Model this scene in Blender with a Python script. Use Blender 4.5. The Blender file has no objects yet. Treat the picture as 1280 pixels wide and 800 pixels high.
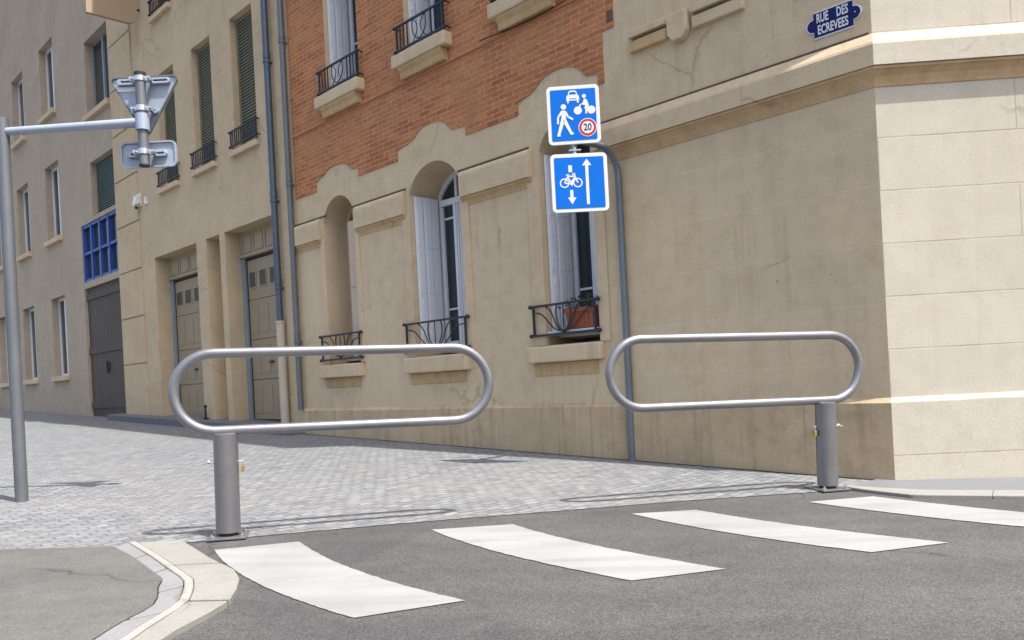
import bpy, bmesh, math, random
from mathutils import Vector, Matrix
random.seed(7)
EYE = 0.87
PI = math.pi
SC = bpy.context.scene
COL = SC.collection

# ------------------------------------------------------------------ materials
def nt(name):
    m = bpy.data.materials.new(name); m.use_nodes = True
    n = m.node_tree.nodes; b = n['Principled BSDF']
    return m, n, m.node_tree.links, b

def ramp(n, l, src, p0, c0, p1, c1):
    r = n.new('ShaderNodeValToRGB')
    r.color_ramp.elements[0].position = p0; r.color_ramp.elements[0].color = (*c0, 1) if len(c0) == 3 else c0
    r.color_ramp.elements[1].position = p1; r.color_ramp.elements[1].color = (*c1, 1) if len(c1) == 3 else c1
    l.new(src, r.inputs[0]); return r.outputs[0]

def noise(n, l, vec, scale, detail=4, rough=.55, dist=0):
    t = n.new('ShaderNodeTexNoise'); t.inputs['Scale'].default_value = scale
    t.inputs['Detail'].default_value = detail; t.inputs['Roughness'].default_value = rough
    t.inputs['Distortion'].default_value = dist
    l.new(vec, t.inputs['Vector']); return t.outputs['Fac']

def mixc(n, l, fac, a, b, mode='MIX'):
    x = n.new('ShaderNodeMix'); x.data_type = 'RGBA'; x.blend_type = mode
    for i, v in ((0, fac), (6, a), (7, b)):
        if isinstance(v, (int, float)): x.inputs[i].default_value = v
        elif isinstance(v, tuple): x.inputs[i].default_value = (*v, 1)
        else: l.new(v, x.inputs[i])
    return x.outputs[2]

def swz(n, l, sx=1, sy=1, sz=1, rot=0):
    c = n.new('ShaderNodeTexCoord'); m = n.new('ShaderNodeMapping')
    m.inputs['Scale'].default_value = (sx, sy, sz); m.inputs['Rotation'].default_value = (0, 0, rot)
    l.new(c.outputs['Object'], m.inputs['Vector']); return m.outputs[0]

def wallvec(n, l, ox=0., oz=0.):
    c = n.new('ShaderNodeTexCoord'); s = n.new('ShaderNodeSeparateXYZ'); k = n.new('ShaderNodeCombineXYZ')
    l.new(c.outputs['Object'], s.inputs[0])
    a = n.new('ShaderNodeMath'); a.inputs[1].default_value = ox; l.new(s.outputs[0], a.inputs[0])
    b = n.new('ShaderNodeMath'); b.inputs[1].default_value = oz; l.new(s.outputs[2], b.inputs[0])
    l.new(a.outputs[0], k.inputs[0]); l.new(b.outputs[0], k.inputs[1]); return k.outputs[0]

def bump(n, l, b, h, strength, dist):
    k = n.new('ShaderNodeBump'); k.inputs['Strength'].default_value = strength; k.inputs['Distance'].default_value = dist
    l.new(h, k.inputs['Height']); l.new(k.outputs[0], b.inputs['Normal'])

def plain(name, c, rough=.5, metal=0., var=.08, vscale=30., bmp=0.0, spec=.5):
    m, n, l, b = nt(name)
    v = swz(n, l)
    f = noise(n, l, v, vscale, 5, .6)
    f2 = noise(n, l, v, vscale * .13, 3, .6)
    c0 = tuple(max(0, x * (1 - var)) for x in c); c1 = tuple(x * (1 + var) for x in c)
    col = mixc(n, l, .5, ramp(n, l, f, .3, c0, .7, c1), ramp(n, l, f2, .3, c0, .7, c1))
    l.new(col, b.inputs['Base Color'])
    l.new(ramp(n, l, f2, .3, (rough * .85,) * 3, .7, (min(1, rough * 1.15),) * 3), b.inputs['Roughness'])
    b.inputs['Metallic'].default_value = metal; b.inputs['Specular IOR Level'].default_value = spec
    if bmp: bump(n, l, b, f, bmp, .004)
    return m

def stone(name, c, c2, dirt, bw=0., bh=0., joint=.0, ox=0., oz=0., pits=.5, rough=.9, streak=.35, mortar_dark=.6, msize=.006):
    m, n, l, b = nt(name)
    v = swz(n, l)
    big = noise(n, l, v, .9, 5, .6, .3)
    med = noise(n, l, v, 5.5, 6, .65)
    fine = noise(n, l, v, 70, 4, .7)
    st = noise(n, l, swz(n, l, 5, 5, .35), 1.6, 5, .65)
    col = mixc(n, l, ramp(n, l, big, .36, (0, 0, 0), .64, (1, 1, 1)), c, c2)
    col = mixc(n, l, ramp(n, l, med, .45, (0, 0, 0), .72, (.45, .45, .45)), col, dirt)
    stf = ramp(n, l, st, .52, (0, 0, 0), .78, (streak,) * 3)
    col = mixc(n, l, stf, col, dirt)
    col = mixc(n, l, 1, col, ramp(n, l, fine, .3, (.87, .87, .87), .7, (1.09, 1.09, 1.09)), 'MULTIPLY')
    pat = ramp(n, l, noise(n, l, v, .55, 3, .5, .8), .585, (0, 0, 0), .60, (.35, .35, .35))
    col = mixc(n, l, pat, col, tuple(x * 1.12 for x in c2))
    run = ramp(n, l, noise(n, l, swz(n, l, 9, 9, .22), 1.3, 5, .7), .52, (0, 0, 0), .66, (min(1, streak * .85),) * 3)
    rg = ramp(n, l, noise(n, l, v, .7, 3), .45, (0, 0, 0), .6, (1, 1, 1))
    col = mixc(n, l, mixc(n, l, 1, run, rg, 'MULTIPLY'), col, tuple(x * .8 for x in dirt))
    ck = n.new('ShaderNodeTexVoronoi'); ck.feature = 'DISTANCE_TO_EDGE'; ck.inputs['Scale'].default_value = .8
    wv = n.new('ShaderNodeTexNoise'); wv.inputs['Scale'].default_value = 2.2; wv.inputs['Detail'].default_value = 6; l.new(v, wv.inputs['Vector'])
    wm = n.new('ShaderNodeMix'); wm.data_type = 'VECTOR'; wm.inputs[0].default_value = .25; l.new(v, wm.inputs[4]); l.new(wv.outputs['Color'], wm.inputs[5]); l.new(wm.outputs[1], ck.inputs['Vector'])
    ckf = ramp(n, l, ck.outputs['Distance'], .002, (.6, .56, .5), .006, (1, 1, 1))
    ckg = ramp(n, l, noise(n, l, v, .75, 2), .57, (0, 0, 0), .62, (.6, .6, .6))
    col = mixc(n, l, ckg, col, mixc(n, l, 1, col, ckf, 'MULTIPLY'))
    vo = n.new('ShaderNodeTexVoronoi'); vo.inputs['Scale'].default_value = 11; l.new(v, vo.inputs['Vector'])
    gate = ramp(n, l, noise(n, l, v, 1.7, 3), .56, (1, 1, 1), .66, (0, 0, 0))
    pit0 = ramp(n, l, vo.outputs['Distance'], .05, (0, 0, 0), .13, (1, 1, 1))
    pit = mixc(n, l, gate, pit0, (1., 1., 1.))
    col = mixc(n, l, pits, col, mixc(n, l, 1, col, mixc(n, l, pit, (.55, .5, .44), (1., 1., 1.)), 'MULTIPLY'))
    h = mixc(n, l, .5, med, fine)
    h = mixc(n, l, .35, h, pit)
    if bw:
        br = n.new('ShaderNodeTexBrick'); l.new(wallvec(n, l, ox, oz), br.inputs['Vector'])
        br.inputs['Scale'].default_value = 1; br.inputs['Brick Width'].default_value = bw; br.inputs['Row Height'].default_value = bh
        br.inputs['Mortar Size'].default_value = msize; br.inputs['Mortar Smooth'].default_value = .4; br.offset = .5
        br.inputs['Color1'].default_value = (.93, .93, .93, 1); br.inputs['Color2'].default_value = (1.05, 1.04, 1.02, 1)
        br.inputs['Mortar'].default_value = (mortar_dark,) * 3 + (1,)
        brk = ramp(n, l, noise(n, l, v, 2.3, 4), .35, (1, 1, 1), .6, (.25, .25, .25))
        fac = n.new('ShaderNodeMath'); fac.operation = 'MULTIPLY'; fac.inputs[1].default_value = joint
        l.new(brk, fac.inputs[0])
        col = mixc(n, l, fac.outputs[0], col, mixc(n, l, 1, col, br.outputs['Color'], 'MULTIPLY'))
        inv = n.new('ShaderNodeMath'); inv.operation = 'SUBTRACT'; inv.inputs[0].default_value = 1; l.new(br.outputs['Fac'], inv.inputs[1])
        h = mixc(n, l, joint * .5, h, inv.outputs[0])
    l.new(col, b.inputs['Base Color']); b.inputs['Roughness'].default_value = rough
    b.inputs['Specular IOR Level'].default_value = .25
    bump(n, l, b, h, .35, .006)
    return m

def brickmat(name):
    m, n, l, b = nt(name)
    wv = wallvec(n, l); v = swz(n, l)
    br = n.new('ShaderNodeTexBrick')
    # slightly warped rows so that no course is perfectly straight
    nz = n.new('ShaderNodeTexNoise'); nz.inputs['Scale'].default_value = 9; l.new(v, nz.inputs['Vector'])
    ad = n.new('ShaderNodeMix'); ad.data_type = 'VECTOR'; ad.inputs[0].default_value = .012
    l.new(wv, ad.inputs[4]); l.new(nz.outputs['Color'], ad.inputs[5]); l.new(ad.outputs[1], br.inputs['Vector'])
    br.inputs['Scale'].default_value = 1; br.inputs['Brick Width'].default_value = .20; br.inputs['Row Height'].default_value = .056
    br.inputs['Mortar Size'].default_value = .0065; br.inputs['Mortar Smooth'].default_value = .3; br.inputs['Bias'].default_value = -.1
    br.inputs['Color1'].default_value = (.46, .170, .070, 1); br.inputs['Color2'].default_value = (.27, .086, .038, 1)
    br.inputs['Mortar'].default_value = (.46, .275, .145, 1)
    big = noise(n, l, v, 1.3, 4)
    col = mixc(n, l, ramp(n, l, big, .4, (0, 0, 0), .65, (.55, .55, .55)), br.outputs['Color'], (.44, .21, .095))
    col = mixc(n, l, ramp(n, l, noise(n, l, v, .8, 5, .65, .5), .5, (0, 0, 0), .76, (.4, .4, .4)), col, (.19, .095, .055))
    col = mixc(n, l, ramp(n, l, noise(n, l, v, 2.9, 4, .6), .55, (0, 0, 0), .75, (.45, .45, .45)), col, (.42, .24, .13))
    f = noise(n, l, v, 45, 4, .7)
    col = mixc(n, l, 1, col, ramp(n, l, f, .3, (.72, .72, .72), .7, (1.2, 1.2, 1.2)), 'MULTIPLY')
    l.new(col, b.inputs['Base Color']); b.inputs['Roughness'].default_value = .88; b.inputs['Specular IOR Level'].default_value = .25
    inv = n.new('ShaderNodeMath'); inv.operation = 'SUBTRACT'; inv.inputs[0].default_value = 1; l.new(br.outputs['Fac'], inv.inputs[1])
    bump(n, l, b, mixc(n, l, .4, inv.outputs[0], f), .6, .008)
    return m

STREET = math.atan2(.7102, -.7040)
def settmat(name):
    m, n, l, b = nt(name)
    v0 = swz(n, l); v = swz(n, l, 1, 1, 1, -STREET + PI / 2)
    nz = n.new('ShaderNodeTexNoise'); nz.inputs['Scale'].default_value = 5; l.new(v0, nz.inputs['Vector'])
    ad = n.new('ShaderNodeMix'); ad.data_type = 'VECTOR'; ad.inputs[0].default_value = .06
    l.new(v, ad.inputs[4]); l.new(nz.outputs['Color'], ad.inputs[5])
    br = n.new('ShaderNodeTexBrick'); l.new(ad.outputs[1], br.inputs['Vector'])
    br.inputs['Scale'].default_value = 1; br.inputs['Brick Width'].default_value = .105; br.inputs['Row Height'].default_value = .072
    br.inputs['Mortar Size'].default_value = .011; br.inputs['Mortar Smooth'].default_value = .8; br.inputs['Bias'].default_value = 0
    br.inputs['Color1'].default_value = (.124, .130, .136, 1); br.inputs['Color2'].default_value = (.198, .205, .210, 1)
    br.inputs['Mortar'].default_value = (.088, .092, .096, 1)
    big = noise(n, l, v0, 1.1, 4, .6); f = noise(n, l, v0, 60, 4, .7); md = noise(n, l, v0, 11, 4, .6)
    col = mixc(n, l, ramp(n, l, big, .42, (0, 0, 0), .62, (.5, .5, .5)), br.outputs['Color'], (.160, .163, .160))
    col = mixc(n, l, 1, col, ramp(n, l, md, .3, (.80, .81, .83), .7, (1.2, 1.18, 1.15)), 'MULTIPLY')
    col = mixc(n, l, 1, col, ramp(n, l, f, .3, (.78, .78, .78), .7, (1.22, 1.22, 1.22)), 'MULTIPLY')
    l.new(col, b.inputs['Base Color']); b.inputs['Roughness'].default_value = .75; b.inputs['Specular IOR Level'].default_value = .35
    inv = n.new('ShaderNodeMath'); inv.operation = 'SUBTRACT'; inv.inputs[0].default_value = 1; l.new(br.outputs['Fac'], inv.inputs[1])
    bump(n, l, b, mixc(n, l, .35, inv.outputs[0], f), .42, .010)
    return m

def asphaltmat(name, c, grain=1.):
    m, n, l, b = nt(name)
    v = swz(n, l)
    vo = n.new('ShaderNodeTexVoronoi'); vo.inputs['Scale'].default_value = 210; l.new(v, vo.inputs['Vector'])
    sep = n.new('ShaderNodeSeparateColor'); l.new(vo.outputs['Color'], sep.inputs[0])
    big = noise(n, l, v, .8, 5, .6); md = noise(n, l, v, 7, 5, .65); f = noise(n, l, v, 240, 3, .7)
    g = ramp(n, l, sep.outputs[0], .15, tuple(x * (1 - .34 * grain) for x in c), .95, tuple(x * (1 + .5 * grain) for x in c))
    col = mixc(n, l, 1, g, ramp(n, l, big, .35, (.88, .88, .89), .65, (1.1, 1.09, 1.08)), 'MULTIPLY')
    col = mixc(n, l, 1, col, ramp(n, l, md, .3, (.90, .90, .90), .7, (1.1, 1.1, 1.1)), 'MULTIPLY')
    pt = ramp(n, l, noise(n, l, v, .45, 4, .55, 1.2), .53, (1, 1, 1), .545, (.90, .90, .91))
    col = mixc(n, l, 1, col, pt, 'MULTIPLY')
    tr = ramp(n, l, noise(n, l, swz(n, l, .5, 3, 1, .25), .9, 4, .6), .42, (.93, .93, .93), .6, (1.05, 1.05, 1.05))
    col = mixc(n, l, 1, col, tr, 'MULTIPLY')
    ck = n.new('ShaderNodeTexVoronoi'); ck.feature = 'DISTANCE_TO_EDGE'; ck.inputs['Scale'].default_value = .55
    wv = n.new('ShaderNodeTexNoise'); wv.inputs['Scale'].default_value = 2.5; wv.inputs['Detail'].default_value = 6; l.new(v, wv.inputs['Vector'])
    wm = n.new('ShaderNodeMix'); wm.data_type = 'VECTOR'; wm.inputs[0].default_value = .22; l.new(v, wm.inputs[4]); l.new(wv.outputs['Color'], wm.inputs[5]); l.new(wm.outputs[1], ck.inputs['Vector'])
    ckf = ramp(n, l, ck.outputs['Distance'], .0015, (.55, .55, .55), .005, (1, 1, 1))
    ckg = ramp(n, l, noise(n, l, v, .6, 2), .52, (1, 1, 1), .58, (0, 0, 0))
    col = mixc(n, l, mixc(n, l, ckg, (1., 1., 1.), (0., 0., 0.)), col, mixc(n, l, 1, col, ckf, 'MULTIPLY'))
    l.new(col, b.inputs['Base Color']); b.inputs['Roughness'].default_value = .88; b.inputs['Specular IOR Level'].default_value = .3
    bump(n, l, b, mixc(n, l, .5, vo.outputs['Distance'], f), .5, .006)
    return m

def paintmat(name, c, under):
    m, n, l, b = nt(name)
    v = swz(n, l)
    wear = ramp(n, l, noise(n, l, v, 45, 6, .8), .56, (0, 0, 0), .66, (.75, .75, .75))
    gate = ramp(n, l, noise(n, l, v, 2.2, 4, .6), .45, (.25, .25, .25), .65, (1, 1, 1))
    wear = mixc(n, l, 1, wear, gate, 'MULTIPLY')
    big = ramp(n, l, noise(n, l, v, 1.5, 4), .35, tuple(x * .9 for x in c), .65, tuple(x * 1.05 for x in c))
    tyre = ramp(n, l, noise(n, l, swz(n, l, .6, 5, 1, .25), 1.2, 5, .65), .38, (.84, .84, .83), .55, (1, 1, 1))
    col = mixc(n, l, 1, big, tyre, 'MULTIPLY')
    gr = ramp(n, l, noise(n, l, v, 260, 2, .6), .3, (.86, .86, .86), .7, (1.1, 1.1, 1.1))
    col = mixc(n, l, 1, col, gr, 'MULTIPLY')
    col = mixc(n, l, wear, col, under)
    l.new(col, b.inputs['Base Color']); b.inputs['Roughness'].default_value = .75
    bump(n, l, b, noise(n, l, v, 200, 3, .7), .5, .004)
    return m

def glassmat(name, c):
    m, n, l, b = nt(name)
    v = swz(n, l)
    l.new(ramp(n, l, noise(n, l, v, 1.2, 3), .3, tuple(x * .7 for x in c), .7, tuple(x * 1.3 for x in c)), b.inputs['Base Color'])
    b.inputs['Roughness'].default_value = .06; b.inputs['Specular IOR Level'].default_value = .6
    bump(n, l, b, noise(n, l, v, 1.5, 2), .05, .01)
    return m

M = {}
ST = (.565, .447, .295); ST2 = (.512, .408, .275); DIRT = (.38, .284, .175)
M['facade'] = stone('lime_render', ST, ST2, DIRT, bw=1.15, bh=.42, joint=.45, pits=.8, streak=.36, mortar_dark=1.12, msize=.008)
M['plinth'] = stone('plinth_stone', (.50, .388, .25), (.43, .328, .21), (.25, .182, .112), bw=1.25, bh=3., joint=.8, oz=1.2, streak=.65, pits=.5)
M['ochre'] = stone('ochre_stone', (.52, .36, .195), (.44, .30, .16), (.26, .17, .09), pits=.4)
M['trim'] = stone('pale_stone_trim', (.56, .442, .295), (.51, .402, .27), (.36, .275, .175), pits=.5)
M['corner'] = stone('corner_ashlar', (.485, .443, .362), (.458, .416, .336), (.38, .335, .26), bw=1.9, bh=.372, joint=.75, oz=-.185, streak=.25, pits=.35, mortar_dark=.55)
M['ashlar'] = stone('ashlar_facing', (.515, .405, .265), (.465, .367, .245), (.375, .29, .185), bw=.86, bh=.43, joint=.8, oz=.1, pits=.2, streak=.15, mortar_dark=1.2)
M['far'] = stone('grey_render', (.40, .33, .25), (.36, .295, .225), (.28, .22, .165), pits=.2)
M['brick'] = brickmat('orange_brick')
M['brickcourse'] = plain('brick_course', (.40, .16, .075), .9, var=.3, vscale=12, bmp=.4)
M['seam'] = plain('dark_brown', (.10, .065, .05), .95, var=.3)  # dark brown for the thin lines at the mouldings
M['sett'] = settmat('granite_setts')
M['asphalt'] = asphaltmat('asphalt', (.0640, .0635, .0635))
M['ground'] = asphaltmat('ground_tar', (.06, .06, .06))
M['pave'] = asphaltmat('footway_asphalt', (.092, .0915, .086), .45)
M['paver'] = stone('grey_pavers', (.198, .198, .200), (.178, .178, .181), (.15, .149, .15), pits=.3)
M['kerb'] = stone('cream_kerbstone', (.225, .222, .202), (.205, .202, .184), (.165, .16, .142), pits=.3, streak=.2)
M['edge'] = stone('pale_kerb_edge', (.265, .262, .24), (.248, .245, .224), (.21, .206, .184), pits=.1)
M['footpath'] = stone('footpath_slabs', (.145, .148, .155), (.125, .128, .135), (.1, .1, .1), pits=.2)
M['paint'] = paintmat('road_paint', (.245, .246, .247), (.09, .09, .09))
M['white'] = plain('white_gloss_paint', (.62, .64, .68), .4, var=.05, vscale=6)
M['frosted'] = plain('dull_olive_pane', (.07, .07, .05), .55, var=.2, vscale=9, spec=.2)
M['glass'] = glassmat('dark_window_glass', (.018, .032, .035))
M['iron'] = plain('black_wrought_iron', (.012, .013, .02), .5, var=.3)
M['zinc'] = plain('zinc_pipe', (.085, .105, .135), .42, .55, var=.18, vscale=8)
M['zinc2'] = plain('grey_pipe', (.13, .14, .15), .5, .4, var=.15, vscale=8)
M['boot'] = plain('beige_boot', (.42, .365, .28), .75, var=.12, vscale=9)
M['door'] = plain('beige_door_paint', (.265, .208, .132), .55, var=.08, vscale=3, bmp=.05)
M['panel'] = plain('beige_panel_paint', (.31, .25, .165), .6, var=.08, vscale=3)
M['jamb'] = plain('bluegrey_jamb', (.20, .23, .245), .6, var=.1, vscale=5)
M['black'] = plain('black_rubber', (.01, .01, .012), .7)
M['louvre'] = plain('greygreen_louvre', (.15, .15, .105), .6, var=.12, vscale=4)
M['leaf'] = plain('beige_leaf_paint', (.43, .35, .26), .6, var=.08, vscale=4)
M['steel'] = plain('brushed_steel', (.235, .232, .24), .36, .68, var=.06, vscale=60)
M['postmetal'] = plain('grey_metallic_post', (.225, .222, .228), .36, .72, var=.06, vscale=60)
M['bolt'] = plain('bright_bolt', (.6, .6, .6), .25, .9)
M['brass'] = plain('brass', (.45, .34, .10), .35, .8)
M['signpole'] = plain('bluegrey_pole_paint', (.13, .155, .18), .4, .3, var=.12, vscale=14)
M['signblue'] = plain('sign_blue', (.001, .120, .50), .6, var=.03, vscale=5, spec=.12)
M['signwhite'] = plain('sign_white', (.60, .60, .60), .45, var=.03, vscale=5)
M['signred'] = plain('sign_red', (.40, .012, .016), .4)
M['signblack'] = plain('sign_black', (.012, .012, .014), .45)
M['signback'] = plain('grey_sign_back', (.29, .33, .40), .5, .2, var=.08, vscale=9)
M['enamel'] = plain('navy_enamel', (.006, .009, .085), .45, var=.1, vscale=9, spec=.2)
M['enamelwhite'] = plain('white_enamel', (.60, .60, .62), .3)
M['redplaque'] = plain('red_plaque', (.36, .10, .07), .6)
M['terracotta'] = plain('terracotta', (.30, .085, .04), .8, var=.2, vscale=25, bmp=.3)
M['soil'] = plain('soil', (.05, .035, .025), .95, var=.4)
M['green'] = plain('leaf_green', (.035, .10, .03), .55, var=.5, vscale=20)
M['lampwhite'] = plain('white_plastic', (.62, .62, .60), .4)
M['bluepaint'] = plain('blue_joinery', (.02, .06, .26), .45, var=.15, vscale=5)
M['wood'] = plain('dark_brown_wood', (.052, .036, .026), .6, var=.3, vscale=7, bmp=.2)
M['darkgreen'] = plain('darkgreen_louvre', (.04, .07, .06), .6, var=.15)
M['cream'] = plain('cream_panel', (.34, .25, .155), .6, var=.08, vscale=3)
M['slate'] = plain('slate_roof', (.08, .085, .095), .7, var=.2, vscale=8)

# ------------------------------------------------------------------ mesh helpers
def lerp(a, b, t): return tuple(x + (y - x) * t for x, y in zip(a, b))

class MB:
    def __init__(s): s.v = []; s.f = []
    def add(s, vs, fs):
        k = len(s.v); s.v += [tuple(p) for p in vs]; s.f += [tuple(i + k for i in q) for q in fs]; return s
    def box(s, x0, x1, y0, y1, z0, z1):
        x0, x1 = sorted((x0, x1)); y0, y1 = sorted((y0, y1)); z0, z1 = sorted((z0, z1))
        return s.add([(x0, y0, z0), (x1, y0, z0), (x1, y1, z0), (x0, y1, z0), (x0, y0, z1), (x1, y0, z1), (x1, y1, z1), (x0, y1, z1)],
                     [(0, 3, 2, 1), (4, 5, 6, 7), (0, 1, 5, 4), (1, 2, 6, 5), (2, 3, 7, 6), (3, 0, 4, 7)])
    def hexa(s, low, high):
        return s.add(low + high, [(3, 2, 1, 0), (4, 5, 6, 7), (0, 1, 5, 4), (1, 2, 6, 5), (2, 3, 7, 6), (3, 0, 4, 7)])
    def prism(s, outer, holes, y0, y1):
        """polygon in (x, z) with holes, thickness along y"""
        b = bmesh.new(); loops = []
        for lp in [outer] + holes:
            vs = [b.verts.new((p[0], 0, p[1])) for p in lp]; loops.append(vs)
            for i in range(len(vs)): b.edges.new((vs[i], vs[(i + 1) % len(vs)]))
        bmesh.ops.triangle_fill(b, use_beauty=True, use_dissolve=False, edges=b.edges[:])
        b.verts.index_update(); nv = len(b.verts)
        base = [(v.co.x, y0, v.co.z) for v in b.verts] + [(v.co.x, y1, v.co.z) for v in b.verts]
        fs = []
        for f in b.faces:
            ix = [v.index for v in f.verts]; fs.append(tuple(ix)); fs.append(tuple(i + nv for i in reversed(ix)))
        for vs in loops:
            ix = [v.index for v in vs]
            for i in range(len(ix)):
                a, c = ix[i], ix[(i + 1) % len(ix)]; fs.append((a, c, c + nv, a + nv))
        b.free(); return s.add(base, fs)
    def tube(s, pts, r, n=10, closed=False, radii=None):
        pts = [Vector(p) for p in pts]; N = len(pts); rings = []
        up = None
        for i, p in enumerate(pts):
            if closed: t = (pts[(i + 1) % N] - pts[i - 1]).normalized()
            else: t = (pts[min(i + 1, N - 1)] - pts[max(i - 1, 0)]).normalized()
            if up is None:
                up = t.orthogonal().normalized()
            up = (up - t * up.dot(t)).normalized(); w = t.cross(up)
            rr = radii[i] if radii else r
            rings.append([p + (up * math.cos(2 * PI * k / n) + w * math.sin(2 * PI * k / n)) * rr for k in range(n)])
        vs = [q for ring in rings for q in ring]; fs = []
        for i in range(N if closed else N - 1):
            j = (i + 1) % N; sh = 0
            if closed and j == 0:
                d = [(rings[j][k] - rings[i][0]).length for k in range(n)]; sh = d.index(min(d))
            for k in range(n):
                fs.append((i * n + k, i * n + (k + 1) % n, j * n + (k + 1 + sh) % n, j * n + (k + sh) % n))
        if not closed:
            fs.append(tuple(reversed(range(n)))); fs.append(tuple((N - 1) * n + k for k in range(n)))
        return s.add(vs, fs)
    def cyl(s, a, b, r, n=16, r2=None): return s.tube([a, b], r, n, radii=[r, r if r2 is None else r2])
    def ball(s, c, r, sx=1, sy=1, sz=1, n=10, m=6):
        vs = [(c[0], c[1], c[2] - r * sz)]
        for i in range(1, m):
            a = -PI / 2 + PI * i / m
            for k in range(n): vs.append((c[0] + r * sx * math.cos(a) * math.cos(2 * PI * k / n), c[1] + r * sy * math.cos(a) * math.sin(2 * PI * k / n), c[2] + r * sz * math.sin(a)))
        vs.append((c[0], c[1], c[2] + r * sz)); fs = []
        for k in range(n): fs.append((0, 1 + (k + 1) % n, 1 + k)); fs.append((len(vs) - 1, 1 + (m - 2) * n + k, 1 + (m - 2) * n + (k + 1) % n))
        for i in range(m - 2):
            for k in range(n): fs.append((1 + i * n + k, 1 + i * n + (k + 1) % n, 1 + (i + 1) * n + (k + 1) % n, 1 + (i + 1) * n + k))
        return s.add(vs, fs)
    def sweep(s, path, profile, segs=None):
        """profile [(out, z)] along a plan path [(x, y)], outward = left-hand normal turned to the street"""
        P = [Vector(p) for p in path]; nn = []
        for i in range(len(P) - 1):
            t = (P[i + 1] - P[i]).normalized(); nn.append(Vector((-t.y, t.x)))   # left of travel
        rows = []
        for i, p in enumerate(P):
            if i == 0: m = nn[0]
            elif i == len(P) - 1: m = nn[-1]
            else:
                m = (nn[i - 1] + nn[i]).normalized(); m = m / m.dot(nn[i])
            rows.append([(p.x + m.x * o, p.y + m.y * o, z) for o, z in profile])
        k = len(profile); vs = [q for r in rows for q in r]; fs = []
        for i in (segs if segs is not None else range(len(P) - 1)):
            for j in range(k): fs.append((i * k + j, i * k + (j + 1) % k, (i + 1) * k + (j + 1) % k, (i + 1) * k + j))
        if segs is None or 0 in segs: fs.append(tuple(range(k)))
        if segs is None or len(P) - 2 in segs: fs.append(tuple(reversed(range((len(P) - 1) * k, len(P) * k))))
        return s.add(vs, fs)
    def build(s, name, m, parent=None, bevel=0, smooth=False, seg=2, loc=None, mat4=None):
        b = bmesh.new(); vs = [b.verts.new(p) for p in s.v]
        for f in s.f:
            try: b.faces.new([vs[i] for i in f])
            except ValueError: pass
        bmesh.ops.delete(b, geom=[v for v in b.verts if not v.link_faces], context='VERTS')
        bmesh.ops.recalc_face_normals(b, faces=b.faces[:])
        if bevel:
            es = [e for e in b.edges if len(e.link_faces) == 2 and e.calc_face_angle(0) > .5]
            bmesh.ops.bevel(b, geom=es, offset=bevel, segments=seg, affect='EDGES', profile=.6, clamp_overlap=True)
        me = bpy.data.meshes.new(name); b.to_mesh(me); b.free()
        if smooth:
            for p in me.polygons: p.use_smooth = True
            try: me.set_sharp_from_angle(angle=math.radians(40))
            except Exception: pass
        me.materials.append(m)
        o = bpy.data.objects.new(name, me); COL.objects.link(o)
        if parent: o.parent = parent
        if loc: o.location = loc
        if mat4: o.matrix_local = mat4
        return o

def thing(name, label, cat, loc=(0, 0, 0), rot=(0, 0, 0), group=None):
    o = bpy.data.objects.new(name, None); o.empty_display_size = .2; COL.objects.link(o)
    o.location = loc; o.rotation_euler = rot; o['label'] = label; o['category'] = cat
    if group: o['group'] = group
    return o

def struct(o):
    o['kind'] = 'structure'; return o

def part_label(o, t): o['label'] = t; return o

def arc(cx, cz, r, a0, a1, n, rz=None):
    rz = rz or r
    return [(cx + r * math.cos(math.radians(a0 + (a1 - a0) * i / n)), cz + rz * math.sin(math.radians(a0 + (a1 - a0) * i / n))) for i in range(n + 1)]

def bez(p0, p1, p2, p3, n=8):
    out = []
    for i in range(n + 1):
        t = i / n; a, b, c, d = (1 - t) ** 3, 3 * t * (1 - t) ** 2, 3 * t * t * (1 - t), t ** 3
        out.append(tuple(a * p0[k] + b * p1[k] + c * p2[k] + d * p3[k] for k in range(len(p0))))
    return out

# ------------------------------------------------------------------ camera and light
CX, CY = 2.65221, 5.62382               # the corner of the stone building
gx, gy = -.01765, .0231
def gz(X, Y): return gx * (X - CX) + gy * (Y - CY)

cam = bpy.data.objects.new('Camera', bpy.data.cameras.new('Camera')); COL.objects.link(cam); SC.camera = cam
cam.data.sensor_width = 36; cam.data.sensor_fit = 'HORIZONTAL'; cam.data.lens = 1000 / 1280 * 36
cam.data.shift_y = 72 / 1280; cam.data.clip_end = 500
rho = math.atan(.052); c_, s_ = math.cos(rho), math.sin(rho)
cam.matrix_world = Matrix(((c_, s_, 0, 0), (0, 0, -1, 0), (-s_, c_, 0, EYE), (0, 0, 0, 1)))

HX, HY = -.37, .30                       # shadow shift per metre of height
S = Vector((-HX, -HY, 1)).normalized()
sun = bpy.data.objects.new('sun', bpy.data.lights.new('sun', 'SUN')); COL.objects.link(sun)
sun.data.energy = 3.8; sun.data.angle = math.radians(.5); sun.data.color = (1, .965, .915)
sun.rotation_euler = S.to_track_quat('Z', 'Y').to_euler(); sun.location = (6, -4, 20)
w = bpy.data.worlds.new('World'); SC.world = w; w.use_nodes = True
sky = w.node_tree.nodes.new('ShaderNodeTexSky'); sky.sky_type = 'NISHITA'; sky.sun_disc = False
sky.sun_elevation = math.asin(S.z); sky.sun_rotation = math.atan2(S.x, S.y)
sky.air_density = 1; sky.dust_density = 4.5; sky.ozone_density = .6
bg = w.node_tree.nodes['Background']; bg.inputs[1].default_value = .15
w.node_tree.links.new(sky.outputs[0], bg.inputs[0])
SC.view_settings.view_transform = 'Standard'; SC.view_settings.look = 'None'
SC.view_settings.exposure = 1.10; SC.view_settings.gamma = 1
SC.cycles.max_bounces = 8; SC.cycles.diffuse_bounces = 5

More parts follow.
